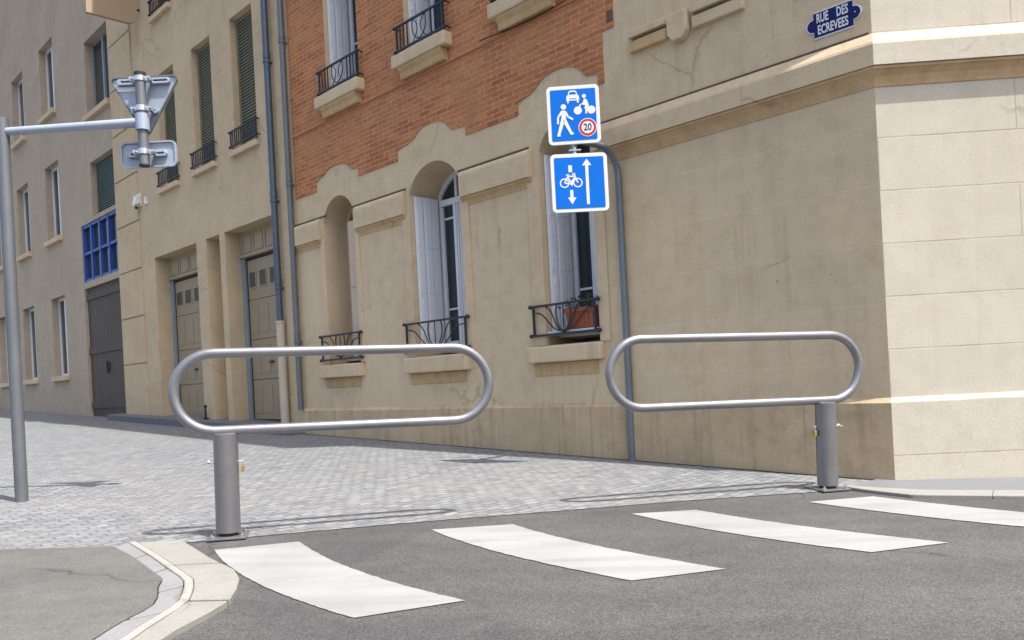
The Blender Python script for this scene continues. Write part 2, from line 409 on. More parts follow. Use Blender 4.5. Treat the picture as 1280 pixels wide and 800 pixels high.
# ------------------------------------------------------------------ ground
def sheet(name, pts, h, m, thick=.0):
    mb = MB(); n = len(pts)
    top = [(x, y, gz(x, y) + h) for x, y in pts]
    if not thick: mb.add(top, [tuple(range(n))])
    else:
        low = [(x, y, z - thick) for x, y, z in top]
        mb.add(top + low, [tuple(range(n)), tuple(reversed(range(n, 2 * n)))] + [(i, (i + 1) % n, n + (i + 1) % n, n + i) for i in range(n)])
    o = mb.build(name, m)
    if not thick:
        if o.data.polygons[0].normal.z < 0: o.data.flip_normals()
    return struct(o)

sheet('ground', [(-90, -60), (90, -60), (90, 110), (-90, 110)], -.012, M['ground'])
sheet('asphalt_road', [(-14, -8), (14, -8), (14, 8), (2.3, 5.55), (1.91, 5.46), (-1.88, 4.6), (-14, 4.2)], 0, M['asphalt'])
cob = [(-30, 4.0), (-2.3, 4.35), (-1.88, 4.40), (-.71, 4.735), (.15, 4.935), (1.09, 5.155), (1.91, 5.30), (2.24, 5.37), (2.9, 5.9), (-24, 33), (-42, 33)]
sheet('cobbled_street', cob, .004, M['sett'])
# left corner of the footway: grey asphalt, a row of pavers, a pale edge line and cream kerbstones
inn = [(-6, 4.32), (-2.17, 4.26), (-1.94, 4.0), (-1.71, 3.70), (-1.60, 3.56), (-1.565, 3.43), (-1.50, 3.28), (-1.47, 3.17), (-1.475, 3.08), (-1.49, 3.01), (-1.50, 2.90), (-1.51, 2.4), (-1.54, -3)]
edg = [(-2.13, 4.352), (-1.86, 4.02), (-1.61, 3.69), (-1.50, 3.55), (-1.45, 3.43), (-1.40, 3.28), (-1.38, 3.19), (-1.38, 3.10), (-1.39, 3.02), (-1.40, 2.89), (-1.41, 2.4), (-1.44, -3)]
edi = [(x + .035, y + .012) for x, y in edg]
out = [(-1.86, 4.39), (-1.68, 4.15), (-1.50, 3.90), (-1.34, 3.72), (-1.27, 3.60), (-1.225, 3.45), (-1.19, 3.30), (-1.18, 3.20), (-1.205, 3.07), (-1.225, 2.98), (-1.26, 2.85), (-1.29, 2.4), (-1.32, -3)]
sheet('pavement', inn + [(-6, -3)], .030, M['pave'], .04)
def strip(name, A, B, h, m, gap=0.0, joints=None):
    """a curved band of stones between two outlines; every stone has its own bevelled block"""
    def res(P, n):
        L = [0]
        for i in range(len(P) - 1): L.append(L[-1] + math.dist(P[i], P[i + 1]))
        o = []
        for k in range(n + 1):
            t = L[-1] * k / n; i = 0
            while i < len(P) - 2 and L[i + 1] < t: i += 1
            o.append(lerp(P[i], P[i + 1], (t - L[i]) / max(1e-6, L[i + 1] - L[i])))
        return o
    nseg = (joints or 12) * 4
    a, b = res(A, nseg), res(B, nseg); mb = MB()
    def z(p, d=0): return (p[0], p[1], gz(*p) + h - d)
    for k in range(0, nseg, 4):
        ra = a[k:k + 5]; rb = b[k:k + 5]
        if gap:
            ra = [lerp(ra[0], ra[1], gap)] + ra[1:4] + [lerp(ra[4], ra[3], gap)]
            rb = [lerp(rb[0], rb[1], gap)] + rb[1:4] + [lerp(rb[4], rb[3], gap)]
        vs = [z(p) for p in ra + rb] + [z(p, .05) for p in ra + rb]; n = 5
        fs = []
        for i in range(4): fs += [(i, i + 1, n + i + 1, n + i), (2 * n + i, 3 * n + i, 3 * n + i + 1, 2 * n + i + 1), (i, 2 * n + i, 2 * n + i + 1, i + 1), (n + i, n + i + 1, 3 * n + i + 1, 3 * n + i)]
        fs += [(0, n, 3 * n, 2 * n), (4, 2 * n + 4, 3 * n + 4, n + 4)]
        mb.add(vs, fs)
    return struct(mb.build(name, m, bevel=.004, seg=1))
inn2 = inn[1:]
strip('pavers', [(x + .004, y) for x, y in inn2], [(x - .004, y) for x, y in edg], .029, M['paver'], .13, 20)
strip('kerb_edging', edg, edi, .031, M['edge'], .0, 18)
strip('kerb', [(x + .003, y + .001) for x, y in edi], out, .026, M['kerb'], .08, 11)
# right: footpath round the corner of the building with its cream kerb
sheet('footpath', [(2.26, 5.425), (2.36, 5.33), (2.62, 5.17), (3.3, 5.0), (6, 4.75), (6, 8.9), (4.2, 6.9), (4.0, 5.8), (2.7, 5.8)], .016, M['footpath'], .04)
strip('kerb', [(2.225, 5.405), (2.33, 5.31), (2.60, 5.15), (3.3, 4.97), (6, 4.72)], [(2.20, 5.36), (2.27, 5.22), (2.46, 4.98), (3.2, 4.78), (6, 4.55)], .024, M['kerb'], .01, 9)
def stripe(L, R):
    def sm(P, n=60):
        if len(P) == 2: return [lerp(P[0], P[1], i / n) for i in range(n + 1)]
        return bez(P[0], P[1], P[2], P[3], n)
    a, b = sm(L), sm(R); n = len(a); mb = MB()
    jl = [random.uniform(-.0028, .0028) for _ in range(n)]
    jr = [random.uniform(-.0028, .0028) for _ in range(n)]
    a = [(p[0] + jl[i], p[1] + jl[i] * .5) for i, p in enumerate(a)]; b = [(p[0] + jr[i], p[1] + jr[i] * .5) for i, p in enumerate(b)]
    top = [(p[0], p[1], gz(*p) + .004) for p in a + b]
    mb.add(top, [(i, i + 1, n + i + 1, n + i) for i in range(n - 1)])
    o = mb.build('crosswalk_stripe', M['paint'])
    if o.data.polygons[0].normal.z < 0: o.data.flip_normals()
    return struct(o)
stripe([(-1.61, 4.21), (-1.37, 3.72), (-1.02, 3.32), (-.64, 3.00)], [(-1.20, 4.34), (-.94, 3.86), (-.60, 3.47), (-.23, 3.17)])
stripe([(-.50, 4.53), (-.24, 4.05), (.08, 3.70), (.46, 3.37)], [(-.04, 4.60), (.22, 4.15), (.52, 3.84), (.89, 3.50)])
stripe([(.67, 4.79), (.92, 4.36), (1.22, 4.02), (1.62, 3.70)], [(1.07, 4.84), (1.34, 4.45), (1.64, 4.15), (2.05, 3.83)])
stripe([(1.80, 4.97), (2.05, 4.60), (2.38, 4.25), (2.78, 3.95)], [(2.25, 5.08), (2.50, 4.74), (2.82, 4.40), (3.22, 4.10)])
stripe([(3.15, 4.55), (3.35, 4.35), (3.6, 4.15), (3.95, 3.95)], [(3.62, 4.60), (3.82, 4.42), (4.1, 4.24), (4.4, 4.1)])

# ------------------------------------------------------------------ facade frame
FROT = STREET
def Z(z): return z + EYE
def zz(poly): return [(x, z + EYE) for x, z in poly]
CDIR = Vector((-.740, -.672)); E_ = CDIR * 1.6
TOP = 13.4

def arch_hole(s0, s1, z0, zs, rise, n=14):
    c = (s0 + s1) / 2; hw = (s1 - s0) / 2
    r = (hw * hw + rise * rise) / (2 * rise); cz = zs + rise - r; a = math.degrees(math.asin(min(1, hw / r)))
    if rise > hw * .98: pts = arc(c, zs, hw, 0, 180, n, rise)
    else: pts = arc(c, cz, r, 90 - a, 90 + a, n)
    return [(s0, z0), (s1, z0)] + [p for p in pts]

W1 = (6.48, 7.20); W2 = (4.43, 5.33); W3 = (2.57, 3.23)
ZB, ZS = .30, 2.22
H1 = arch_hole(*W1, .27, 2.20, .30); H2 = arch_hole(*W2, ZB, ZS, .28); H3 = arch_hole(*W3, ZB, ZS, .24)
U = [(6.20, 6.95), (4.53, 5.25), (2.93, 3.60)]
UH = [[(a, 3.80), (b, 3.80), (b, 5.78), (a, 5.78)] for a, b in U]
def grow(h, d):
    cx = sum(p[0] for p in h) / len(h); cz = sum(p[1] for p in h) / len(h)
    return [(x + math.copysign(d, x - cx), z + math.copysign(d, z - cz)) for x, z in h]

house = thing('stone_building', 'corner house of beige stone below orange brick, with arched ground floor windows', 'building', (CX, CY, 0), (0, 0, FROT))
MB().prism(zz([(0, -1.3), (7.95, -1.3), (7.95, TOP), (0, TOP)]), [zz(h) for h in (H1, H2, H3)] + [zz(h) for h in UH], 0, -.56).build('wall', M['facade'], house)
# chamfered corner, in its own frame
cang = math.atan2(CDIR.y, CDIR.x)
cm = Matrix.Rotation(cang + PI, 4, 'Z')        # local +x points back to the facade corner, +y outwards
MB().prism([(-1.6, Z(-1.3)), (0, Z(-1.3)), (0, Z(TOP)), (-1.6, Z(TOP))], [], 0, -.3).build('corner_wall', M['corner'], house, mat4=cm)
MB().prism([(0, Z(-1.3)), (8, Z(-1.3)), (8, Z(TOP)), (0, Z(TOP))], [], 0, -.3).build('side_wall', M['facade'], house,
      mat4=Matrix.Translation((E_.x, E_.y, 0)) @ Matrix.Rotation(-PI / 2, 4, 'Z') @ Matrix.Scale(-1, 4, (0, 1, 0)))
mass = MB(); pl = [(7.9, -.60), (.45, -.60), (E_.x + .35, E_.y - .1), (E_.x + .35, -9), (7.9, -9)]
mass.add([(x, y, 0) for x, y in pl] + [(x, y, Z(TOP - .05)) for x, y in pl], [tuple(range(5)), tuple(range(9, 4, -1))] + [(i, (i + 1) % 5, 5 + (i + 1) % 5, 5 + i) for i in range(5)])
mass.build('rear_block', M['far'], house)
plan = [(7.95, 0), (0, 0), (E_.x, E_.y), (E_.x, -7.9)]
plan2 = [(x, y) for x, y in reversed(plan)]
def swp(name, path, prof, m, bevel=.004, parent=house, segs=None):
    return MB().sweep(list(reversed(path)), [(o, Z(z)) for o, z in prof], segs).build(name, m, parent, bevel=bevel)
PL = [(-.05, -1.3), (.035, -1.3), (.035, -.315), (.008, -.28), (-.05, -.28)]
swp('plinth', plan, PL, M['plinth'], 0, segs=[2]); swp('corner_plinth', plan, PL, M['corner'], 0, segs=[0, 1])
R_ = [(2.50, 0), (0, 0), (E_.x, E_.y), (E_.x, -7.9)]
BAND = [(-.05, 1.985), (.088, 1.985), (.088, 2.215), (.072, 2.245), (.03, 2.270), (-.05, 2.277)]
BANDR = [(-.05, 2.04), (.072, 2.04), (.072, 2.185), (.066, 2.205), (.030, 2.272), (-.05, 2.277)]
CAVR = [(-.05, 1.905), (.006, 1.905), (.010, 1.93), (.022, 1.975), (.046, 2.010), (.060, 2.018), (.060, 2.038), (-.05, 2.038)]
CAV = [(-.05, 1.89), (.008, 1.89), (.014, 1.915), (.03, 1.945), (.058, 1.962), (.064, 1.983), (-.05, 1.983)]
SEAM = [(-.02, 2.276), (.006, 2.276), (.006, 2.296), (-.02, 2.296)]
swp('string_course', R_, BANDR, M['trim'], 0, segs=[2]); swp('corner_string_course', R_, BANDR, M['corner'], 0, segs=[0, 1]); swp('moulding', R_, CAVR, M['ochre'])
for a, b in ((6.42, 5.40), (4.38, 3.33), (7.93, 7.25)):
    sc = lambda P, k: [(o * k if o > 0 else o, z) for o, z in P]
    swp('string_course', [(a, 0), (b, 0)], sc(BAND, .7), M['trim'], .006); swp('moulding', [(a, 0), (b, 0)], sc(CAV, .7), M['ochre'])
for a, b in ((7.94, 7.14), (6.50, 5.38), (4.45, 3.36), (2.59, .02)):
    MB().box(b, a, -.01, .007, Z(2.278), Z(2.299)).build('seam', M['seam'], house)  # narrow dark brown strip along the top of the string course
swp('cornice', plan, [(-.05, TOP - .5), (.1, TOP - .45), (.15, TOP - .2), (.42, TOP - .1), (.45, TOP), (-.05, TOP)], M['trim'])
MB().add([(8.2, .46, Z(TOP)), (-.3, .46, Z(TOP)), (E_.x - .45, E_.y + .1, Z(TOP)), (E_.x - .45, -9, Z(TOP)), (8.2, -9, Z(TOP)), (7.5, -2.5, Z(TOP + 1.8)), (.8, -2.5, Z(TOP + 1.8)), (.8, -7, Z(TOP + 1.8)), (7.5, -7, Z(TOP + 1.8))],
         [(0, 1, 6, 5), (1, 2, 6), (2, 3, 7, 6), (3, 4, 8, 7), (4, 0, 5, 8), (5, 6, 7, 8)]).build('roof', M['slate'], house)

# orange brick facing with its scalloped lower outline
def cap(c, l, r, top):
    """stone cap over a window seen as the lower outline of the brick, from left (large s) to right"""
    pts = [(c + l, 2.645), (c + l, 2.77)]
    cw = .30
    pts += [(c + cw + .10, 2.80)] + [(c + cw * math.cos(t), 2.80 + (top - 2.80) * math.sin(t)) for t in [PI * k / 10 for k in range(1, 10)]] + [(c - cw - .06, 2.765)]
    pts += [(c - r, 2.75), (c - r, 2.645)]
    return pts
br = [(7.87, 2.645)] + cap(6.83, .49, .50, 2.90) + cap(4.87, .63, .59, 2.935) + cap(2.93, .545, .49, 2.94)
br += [(2.37, 2.645)]
z = 3.11; side = 0
while z < TOP - .6:
    x0, x1 = ((2.37, 2.23), (2.23, 2.37))[side]; br += [(x0, z), (x1, z)]; z += .55; side = 1 - side
br += [(br[-1][0], TOP - .55), (7.87, TOP - .55)]
MB().prism(zz(br), [zz(grow(h, .004)) for h in UH], -.02, .009).build('brick_facing', M['brick'], house)
MB().box(2.39, 7.86, -.01, .028, Z(3.495), Z(3.525)).build('brick_course', M['brickcourse'], house, bevel=.006)
MB().box(2.235, 2.30, .0, .014, Z(3.17), Z(3.27)).build('vent_hole', M['seam'], house)
# sill mouldings of the stone upper floor on the right
for a, b in ((1.66, 2.05), (.95, 1.41)):
    MB().box(a, b, -.02, .055, Z(2.925), Z(2.985)).build('moulding', M['trim'], house, bevel=.006)
    MB().box(a + .01, b - .01, -.02, .006, Z(2.90), Z(2.917)).build('seam', M['seam'], house)
    MB().box(a, b, -.02, .045, Z(2.80), Z(2.895)).build('moulding', M['ochre'] if a > 1.5 else M['trim'], house, bevel=.01)
MB().prism(zz([(1.44, 2.97), (1.44, 2.80), (1.49, 2.74), (1.58, 2.74), (1.63, 2.80), (1.63, 2.97)]), [], -.02, .085).build('corbel', M['trim'], house, bevel=.012)

# ---- windows of the stone house
def railing(s0, s1, z0, z1, o, kind, name='window_railing', parent=house):
    mb = MB(); w_ = s1 - s0; h = z1 - z0
    def P(u, v): return (s0 + u * w_, o, Z(z0 + v * h))
    for zb in (z0, z1):
        mb.box(s0 - .03, s1 + .03, o - .011, o + .011, Z(zb) - .011, Z(zb) + .011)
        for e in (s0 - .04, s1 + .04):
            mb.ball((e, o, Z(zb)), .022, 1.3, 1, 1, 8, 5)
            mb.tube([(e, o, Z(zb)), (e, -.02, Z(zb))], .009, 6)
    for e in (s0, s1): mb.box(e - .010, e + .010, o - .009, o + .009, Z(z0) + .009, Z(z1) - .009)
    if kind == 'fan':
        for sg in (0, 1):
            f = (lambda u, v: P(u, v)) if sg == 0 else (lambda u, v: P(1 - u, v))
            for q in (((.02, .78), (.22, .85), (.24, .12), (.47, .10)), ((.20, .98), (.36, .85), (.32, .2), (.49, .06)), ((.40, .98), (.34, .6), (.42, .2), (.495, .05))):
                pts = bez(*[(*p,) for p in q], n=8)
                mb.tube([f(*p) for p in pts], .0075, 6)
        mb.tube([P(.5, .02), P(.5, .98)], .006, 6); mb.ball(P(.5, .08), .022, n=8, m=5)
    else:
        n = kind
        for u in ([.08, .16, .24, .76, .84, .92] if n == 3 else [i / n for i in range(1, n)]):
            mb.box(s0 + u * w_ - .007, s0 + u * w_ + .007, o - .006, o + .006, Z(z0) + .009, Z(z1) - .009)
        if n == 3:
            for sg in (0, 1):
                f = (lambda u, v: P(u, v)) if sg == 0 else (lambda u, v: P(1 - u, v))
                mb.tube([f(*p) for p in bez((.36, .97), (.34, .5), (.36, .2), (.5, .08))], .007, 6)
                mb.tube([f(*p) for p in bez((.36, .97), (.5, .75), (.5, .4), (.36, .08))], .006, 6)
    return mb.build(name, M['iron'], parent)

def casement(s0, s1, z0, zs, rise, o, parent, transom, muntins, shutters=True, lights=2, paint='white'):
    """white two-leaf window at depth o, shutters folded in the reveals"""
    mb = MB(); c = (s0 + s1) / 2; f = .045
    hole = arch_hole(s0 + .002, s1 - .002, z0, zs, rise) if rise else [(s0 + .002, z0), (s1 - .002, z0), (s1 - .002, zs), (s0 + .002, zs)]
    inner = arch_hole(s0 + f, s1 - f, z0 + f, zs, rise * .78) if rise else [(s0 + f, z0 + f), (s1 - f, z0 + f), (s1 - f, zs - f), (s0 + f, zs - f)]
    mb.prism(zz(hole), [zz(inner)], o - .03, o + .03)
    zt = transom or zs - f
    if transom: mb.box(s0 + .04, s1 - .04, o - .03, o + .045, Z(transom - .035), Z(transom + .035))
    for c in ([(s0 + s1) / 2] if lights == 2 else [s0 + .32, s1 - .32]):
        mb.box(c - .038, c + .038, o - .025, o + .04, Z(z0 + .04), Z(zt - .036 if transom else zt))
        mb.box(c - .018, c + .018, o - .02, o + .056, Z(z0 + .06), Z(zt - .04))
    if transom: mb.box(c - .02, c + .02, o - .02, o + .022, Z(transom + .036), Z(zs + rise * .8))
    for a, b in (((s0 + f, c - .05), (c + .05, s1 - f)) if lights == 2 else ((s0 + f, s0 + .28), (s0 + .36, s1 - .36), (s1 - .28, s1 - f))):
        mb.box(a, a + .022, o - .02, o + .025, Z(z0 + f), Z(zt - .036)); mb.box(b - .022, b, o - .02, o + .025, Z(z0 + f), Z(zt - .036))
        mb.box(a + .036, b - .036, o - .02, o + .025, Z(z0 + f), Z(z0 + f + .07))
        for zm in muntins: mb.box(a + .036, b - .036, o - .015, o + .012, Z(zm - .012), Z(zm + .012))
    mb.box(s0 + .004, s1 - .004, o + .031, o + .13, Z(z0 + .005), Z(z0 + .05))
    win = mb.build('window', M[paint], parent, bevel=.003, seg=1)
    g = MB().box(s0 + .01, s1 - .01, o - .012, o - .006, Z(z0 + .02), Z(zs + (rise * .95 if rise else -.01)))
    g.build('pane', M['glass'], win)
    if shutters:
        for e, sg in ((s1, -1), (s0, 1)):
            sh = MB(); d0 = o + .06; d1 = -.055; wl = (d1 - d0) / 3
            for k in range(3):
                y0 = d0 + k * wl + .004; y1 = d0 + (k + 1) * wl - .004; off = .008 + .010 * (k % 2)
                sh.box(e + sg * .008, e + sg * (.030 + off), y0, y1, Z(z0 + .06), Z(zs - .03))
                for q in range(3):
                    za = z0 + .14 + q * (zs - z0 - .22) / 3; zb = za + (zs - z0 - .22) / 3 - .08
                    sh.box(e + sg * (.030 + off), e + sg * (.036 + off), y0 + .014, y1 - .014, Z(za), Z(zb))
            sh.cyl((e + sg * .05, -.10, Z(z0 + .55)), (e + sg * .05, -.10, Z(z0 + .62)), .008, 6)
            sh.build('folded_shutter', M['white'], win, bevel=.002, seg=1)
    return win

casement(*W2, ZB + .06, ZS, .28, -.47, house, 2.14, (.86, 1.95), lights=3)
casement(*W3, ZB + .06, ZS, .24, -.44, house, 2.14, (.86,))
for a, b, z0, z1 in ((5.335, 5.47, .295, 1.985), (4.29, 4.425, .295, 1.985), (3.235, 3.40, .295, 1.985), (2.44, 2.565, .295, 1.90), (7.205, 7.30, .295, 1.985), (6.38, 6.475, .295, 1.985)):
    MB().box(a, b, -.02, .016, Z(z0), Z(z1)).build('window_surround', M['trim'], house, bevel=.008)
blind = casement(*W1, ZB + .03, 2.20, .30, -.38, house, 2.12, (.86,), shutters=False, paint='leaf')
lf = MB().box(6.485, 6.72, -.10, -.055, Z(.36), Z(2.14)); lf.box(6.50, 6.705, -.055, -.046, Z(.45), Z(1.2)); lf.box(6.50, 6.705, -.055, -.046, Z(1.28), Z(2.06))
part_label(lf.build('shutter_leaf', M['leaf'], house, bevel=.003, seg=1), 'closed narrow beige shutter leaf')
for (a, b), zr in (((6.42, 7.38), .12), ((4.38, 5.50), .11), ((2.52, 3.46), .13)):
    MB().box(a, b, -.34, .085, Z(zr), Z(.29)).build('window_sill', M['trim'], house, bevel=.018, seg=3)
    MB().box(a + .09, b - .04, -.02, .012, Z(zr - .13), Z(zr - .003)).build('sill_apron', M['ochre'], house, bevel=.006)
railing(6.44, 7.32, .36, .68, .045, 'fan'); railing(4.40, 5.45, .36, .69, .045, 'fan'); railing(2.585, 3.37, .40, .69, .045, 'fan')
for (a, b) in U:
    casement(a, b, 3.82, 5.78, 0, -.42, house, None, (4.6, 5.3))
    MB().box(a - .11, b + .13, -.3, .13, Z(3.665), Z(3.815)).build('window_sill', M['trim'], house, bevel=.02, seg=3)
    MB().sweep([(a - .03, 0), (b + .03, 0)][::1], [(-.02, Z(3.53)), (.075, Z(3.53)), (.085, Z(3.60)), (.112, Z(3.64)), (.112, Z(3.664)), (-.02, Z(3.664))]).build('sill_corbel', M['ochre'], house, bevel=.008)
    railing(a - .05, b + .06, 3.87, 4.15, .075, 3)

# drainpipes at the joint of the two houses
def pipe(s, o, r, z0, z1, m, parent, joints, boot=None):
    mb = MB().cyl((s, o, Z(z0)), (s, o, Z(z1)), r, 14)
    for zj in joints: mb.cyl((s, o, Z(zj)), (s, o, Z(zj + .09)), r * 1.14, 14)
    p = mb.build('drainpipe', m, parent, smooth=True)
    for zj in joints:
        MB().box(s - r * .35, s + r * .35, -.005, o - r * .8, Z(zj - .06), Z(zj - .03)).cyl((s, o, Z(zj - .06)), (s, o, Z(zj - .03)), r * 1.22, 14).build('bracket', m, p)
    if boot:
        MB().cyl((s, o, Z(boot[0])), (s, o, Z(boot[1])), r * 1.3, 14).cyl((s, o, Z(boot[1])), (s, o, Z(boot[1] + .035)), r * 1.42, 14).build('boot', M['boot'], p, smooth=True)
    return p
pipe(7.915, .075, .040, -.3, TOP - .5, M['zinc2'], house, (.7, 2.9, 4.9, 7.5, 10))

MB().tube([(3.95 - .17 * k, .045 + .006 * math.sin(k), Z(3.545 - .035 * math.sin(PI * min(1, k / 9.)))) for k in range(10)], .006, 6).build('cable', M['black'], house)
# street name plate, red plaque
def text_mesh(body, size, xs=1., bold=0., spacing=1.):
    cu = bpy.data.curves.new('lettering', 'FONT'); cu.body = body; cu.size = size; cu.align_x = 'CENTER'; cu.align_y = 'CENTER'
    cu.offset = bold; cu.space_character = spacing; cu.resolution_u = 3; cu.extrude = .0006
    o = bpy.data.objects.new('tmp', cu); COL.objects.link(o); dg = bpy.context.evaluated_depsgraph_get()
    me = bpy.data.meshes.new_from_object(o.evaluated_get(dg)); bpy.data.objects.remove(o)
    for v in me.vertices: v.co.x *= xs
    return me
def lettering(body, size, m, parent, mat4, xs=1., bold=0., spacing=1.):
    me = text_mesh(body, size, xs, bold, spacing); me.materials.clear(); me.materials.append(m)
    o = bpy.data.objects.new('lettering', me); COL.objects.link(o); o.parent = parent; o.matrix_local = mat4; return o
# in a sign frame: x right as read, z up, the face looks along -y
FACE = Matrix.Rotation(PI / 2, 4, 'X')
def wall_sign(s, z, o):   # matrix of a sign lying on the street facade
    return Matrix.Translation((CX, CY, 0)) @ Matrix.Rotation(FROT, 4, 'Z') @ Matrix.Translation((s, o, Z(z))) @ Matrix.Rotation(PI, 4, 'Z')
def plate_outline(w_, h, n, r):
    """rectangle with notched corners and round ends, as enamel street plates have"""
    x = w_ / 2 - r; hz = h / 2
    return [(-x, -hz), (x, -hz), (x, -r * .93)] + [(x + .006 + r * .93 * math.cos(t), r * .93 * math.sin(t)) for t in [-PI / 2 + PI * k / 10 for k in range(1, 10)]] + [(x, r * .93), (x, hz), (-x, hz), (-x, r * .93)] + \
           [(-x - .006 - r * .93 * math.cos(t), r * .93 * math.sin(t)) for t in [PI / 2 - PI * k / 10 for k in range(1, 10)]] + [(-x, -r * .93)]
np_ = thing('street_name_plate', 'navy enamel street name plate with white border and lettering, at the corner of the house', 'street sign'); np_.matrix_world = wall_sign(.262, 2.472, .002)
MB().prism(plate_outline(.405, .20, 1, .056), [], 0, -.006).build('plate', M['enamelwhite'], np_, bevel=.001, seg=1)
MB().prism(plate_outline(.383, .178, 1, .048), [], -.006, -.0085).build('enamel_field', M['enamel'], np_)
lettering('RUE', .092, M['enamelwhite'], np_, Matrix.Translation((-.078, -.0095, .043)) @ FACE, .54, .0024)
lettering('DES', .092, M['enamelwhite'], np_, Matrix.Translation((.068, -.0095, .043)) @ FACE, .54, .0024)
lettering('ECREVEES', .092, M['enamelwhite'], np_, Matrix.Translation((-.004, -.0095, -.043)) @ FACE, .56, .0024)
MB().ball((.158, -.009, .0), .004, n=8, m=4).build('screw', M['enamelwhite'], np_)
rp = thing('wall_plaque', 'small plain dull red plaque fixed above the street name plate', 'plaque'); rp.matrix_world = wall_sign(.475, 2.80, .002)
MB().box(-.055, .055, 0, -.012, -.07, .09).build('plate', M['redplaque'], rp, bevel=.003)
for x in (-.035, .035): MB().ball((x, -.012, .06), .006, n=8, m=4).build('screw', M['bolt'], rp)

# planter behind the right window railing
pt = thing('flower_pot', 'terracotta flower trough with green leaves behind the railing under the blue signs', 'flower pot', (CX, CY, 0), (0, 0, FROT))
mb = MB(); x0, x1, y0, y1, z0, z1 = 2.61, 2.98, -.14, .015, Z(.44), Z(.63)
mb.hexa([(x0 + .02, y0 + .02, z0), (x1 - .02, y0 + .02, z0), (x1 - .02, y1 - .02, z0), (x0 + .02, y1 - .02, z0)], [(x0, y0, z1), (x1, y0, z1), (x1, y1, z1), (x0, y1, z1)])
mb.box(x0 - .012, x1 + .012, y0 - .012, y1 + .012, z1 - .035, z1 + .004)
for k in range(6):
    xk = x0 + .045 + k * (x1 - x0 - .09) / 5
    mb.hexa([(xk - .012, y1 - .03, z0 + .02), (xk + .012, y1 - .03, z0 + .02), (xk + .012, y1 - .012, z0 + .02), (xk - .012, y1 - .012, z0 + .02)],
            [(xk - .016, y1 - .02, z1 - .05), (xk + .016, y1 - .02, z1 - .05), (xk + .016, y1 + .006, z1 - .05), (xk - .016, y1 + .006, z1 - .05)])
mb.build('trough', M['terracotta'], pt, bevel=.004)
MB().box(x0 + .015, x1 - .015, y0 + .015, y1 - .015, z1 + .001, z1 + .012).build('soil', M['soil'], pt)
fl = MB()
for k in range(150):
    bx, by = random.uniform(x0 - .05, x1 + .10), random.uniform(y0, y1 + .02)
    hh = random.uniform(.0, .13) * (1 - .5 * abs((bx - 2.8) / .3)); L = random.uniform(.025, .06); a = random.uniform(0, 2 * PI); e = random.uniform(-.2, 1.1); wd = L * .28
    p = Vector((bx, by, z1 + hh)); d = Vector((math.cos(a) * math.cos(e), math.sin(a) * math.cos(e), math.sin(e))); sd = d.cross(Vector((.3, .2, 1))).normalized() * wd
    fl.add([p, p + d * L * .5 + sd, p + d * L, p + d * L * .5 - sd], [(0, 1, 2, 3)])
for k in range(14):
    bx, by = random.uniform(x0 + .03, x1 - .03), random.uniform(y0 + .03, y1 - .03)
    fl.tube([(bx, by, z1), (bx + random.uniform(-.04, .04), by + random.uniform(-.02, .03), z1 + random.uniform(.05, .12))], .002, 5)
fl.build('leaves', M['green'], pt)
MB().box(2.58, 3.222, -.38, -.16, Z(.372), Z(.41)).box(2.58, 3.222, -.159, .02, Z(.392), Z(.432)).build('sill_board', M['white'], house, bevel=.004)

# ------------------------------------------------------------------ garage house
gar = thing('garage_building', 'pale beige ashlar house with two garage doors and tall narrow shuttered windows', 'building', (CX, CY, 0), (0, 0, FROT))
GW = [(8.86, 9.58), (10.29, 11.01), (11.75, 12.47)]
holes = [[(a, 3.70), (b, 3.70), (b, 5.78), (a, 5.78)] for a, b in GW] + [[(a, 6.80), (b, 6.80), (b, 8.9), (a, 8.9)] for a, b in GW]
G2 = (8.50, 10.12); G1 = (11.18, 13.0); NI = (10.30, 10.80); ZG = -.50
holes += [[(a, ZG), (b, ZG), (b, 2.56), (a, 2.56)] for a, b in (G1, NI, G2)]
FO = .012
MB().prism(zz([(7.96, -1.3), (14.80, -1.3), (14.80, TOP), (7.96, TOP)]), [zz(h) for h in holes], FO, -.34).build('wall', M['ashlar'], gar)
MB().box(7.98, 14.78, -.40, -9, 0, Z(TOP - .05)).build('rear_block', M['far'], gar)
MB().sweep([(14.80, FO), (7.96, FO)][::-1], [(-.05, Z(TOP - .4)), (.3, Z(TOP - .3)), (.5, Z(TOP - .1)), (.5, Z(TOP)), (-.05, Z(TOP))]).build('cornice', M['trim'], gar)
MB().add([(7.9, .52, Z(TOP)), (14.9, .52, Z(TOP)), (14.9, -9, Z(TOP)), (7.9, -9, Z(TOP)), (7.9, -4, Z(TOP + 2.2)), (14.9, -4, Z(TOP + 2.2))], [(0, 1, 5, 4), (2, 3, 4, 5), (0, 4, 3), (1, 2, 5)]).build('roof', M['slate'], gar)
MB().box(NI[0] - .05, NI[1] + .05, -.24, -.30, Z(-1), Z(2.7)).build('niche_back', M['ashlar'], gar)
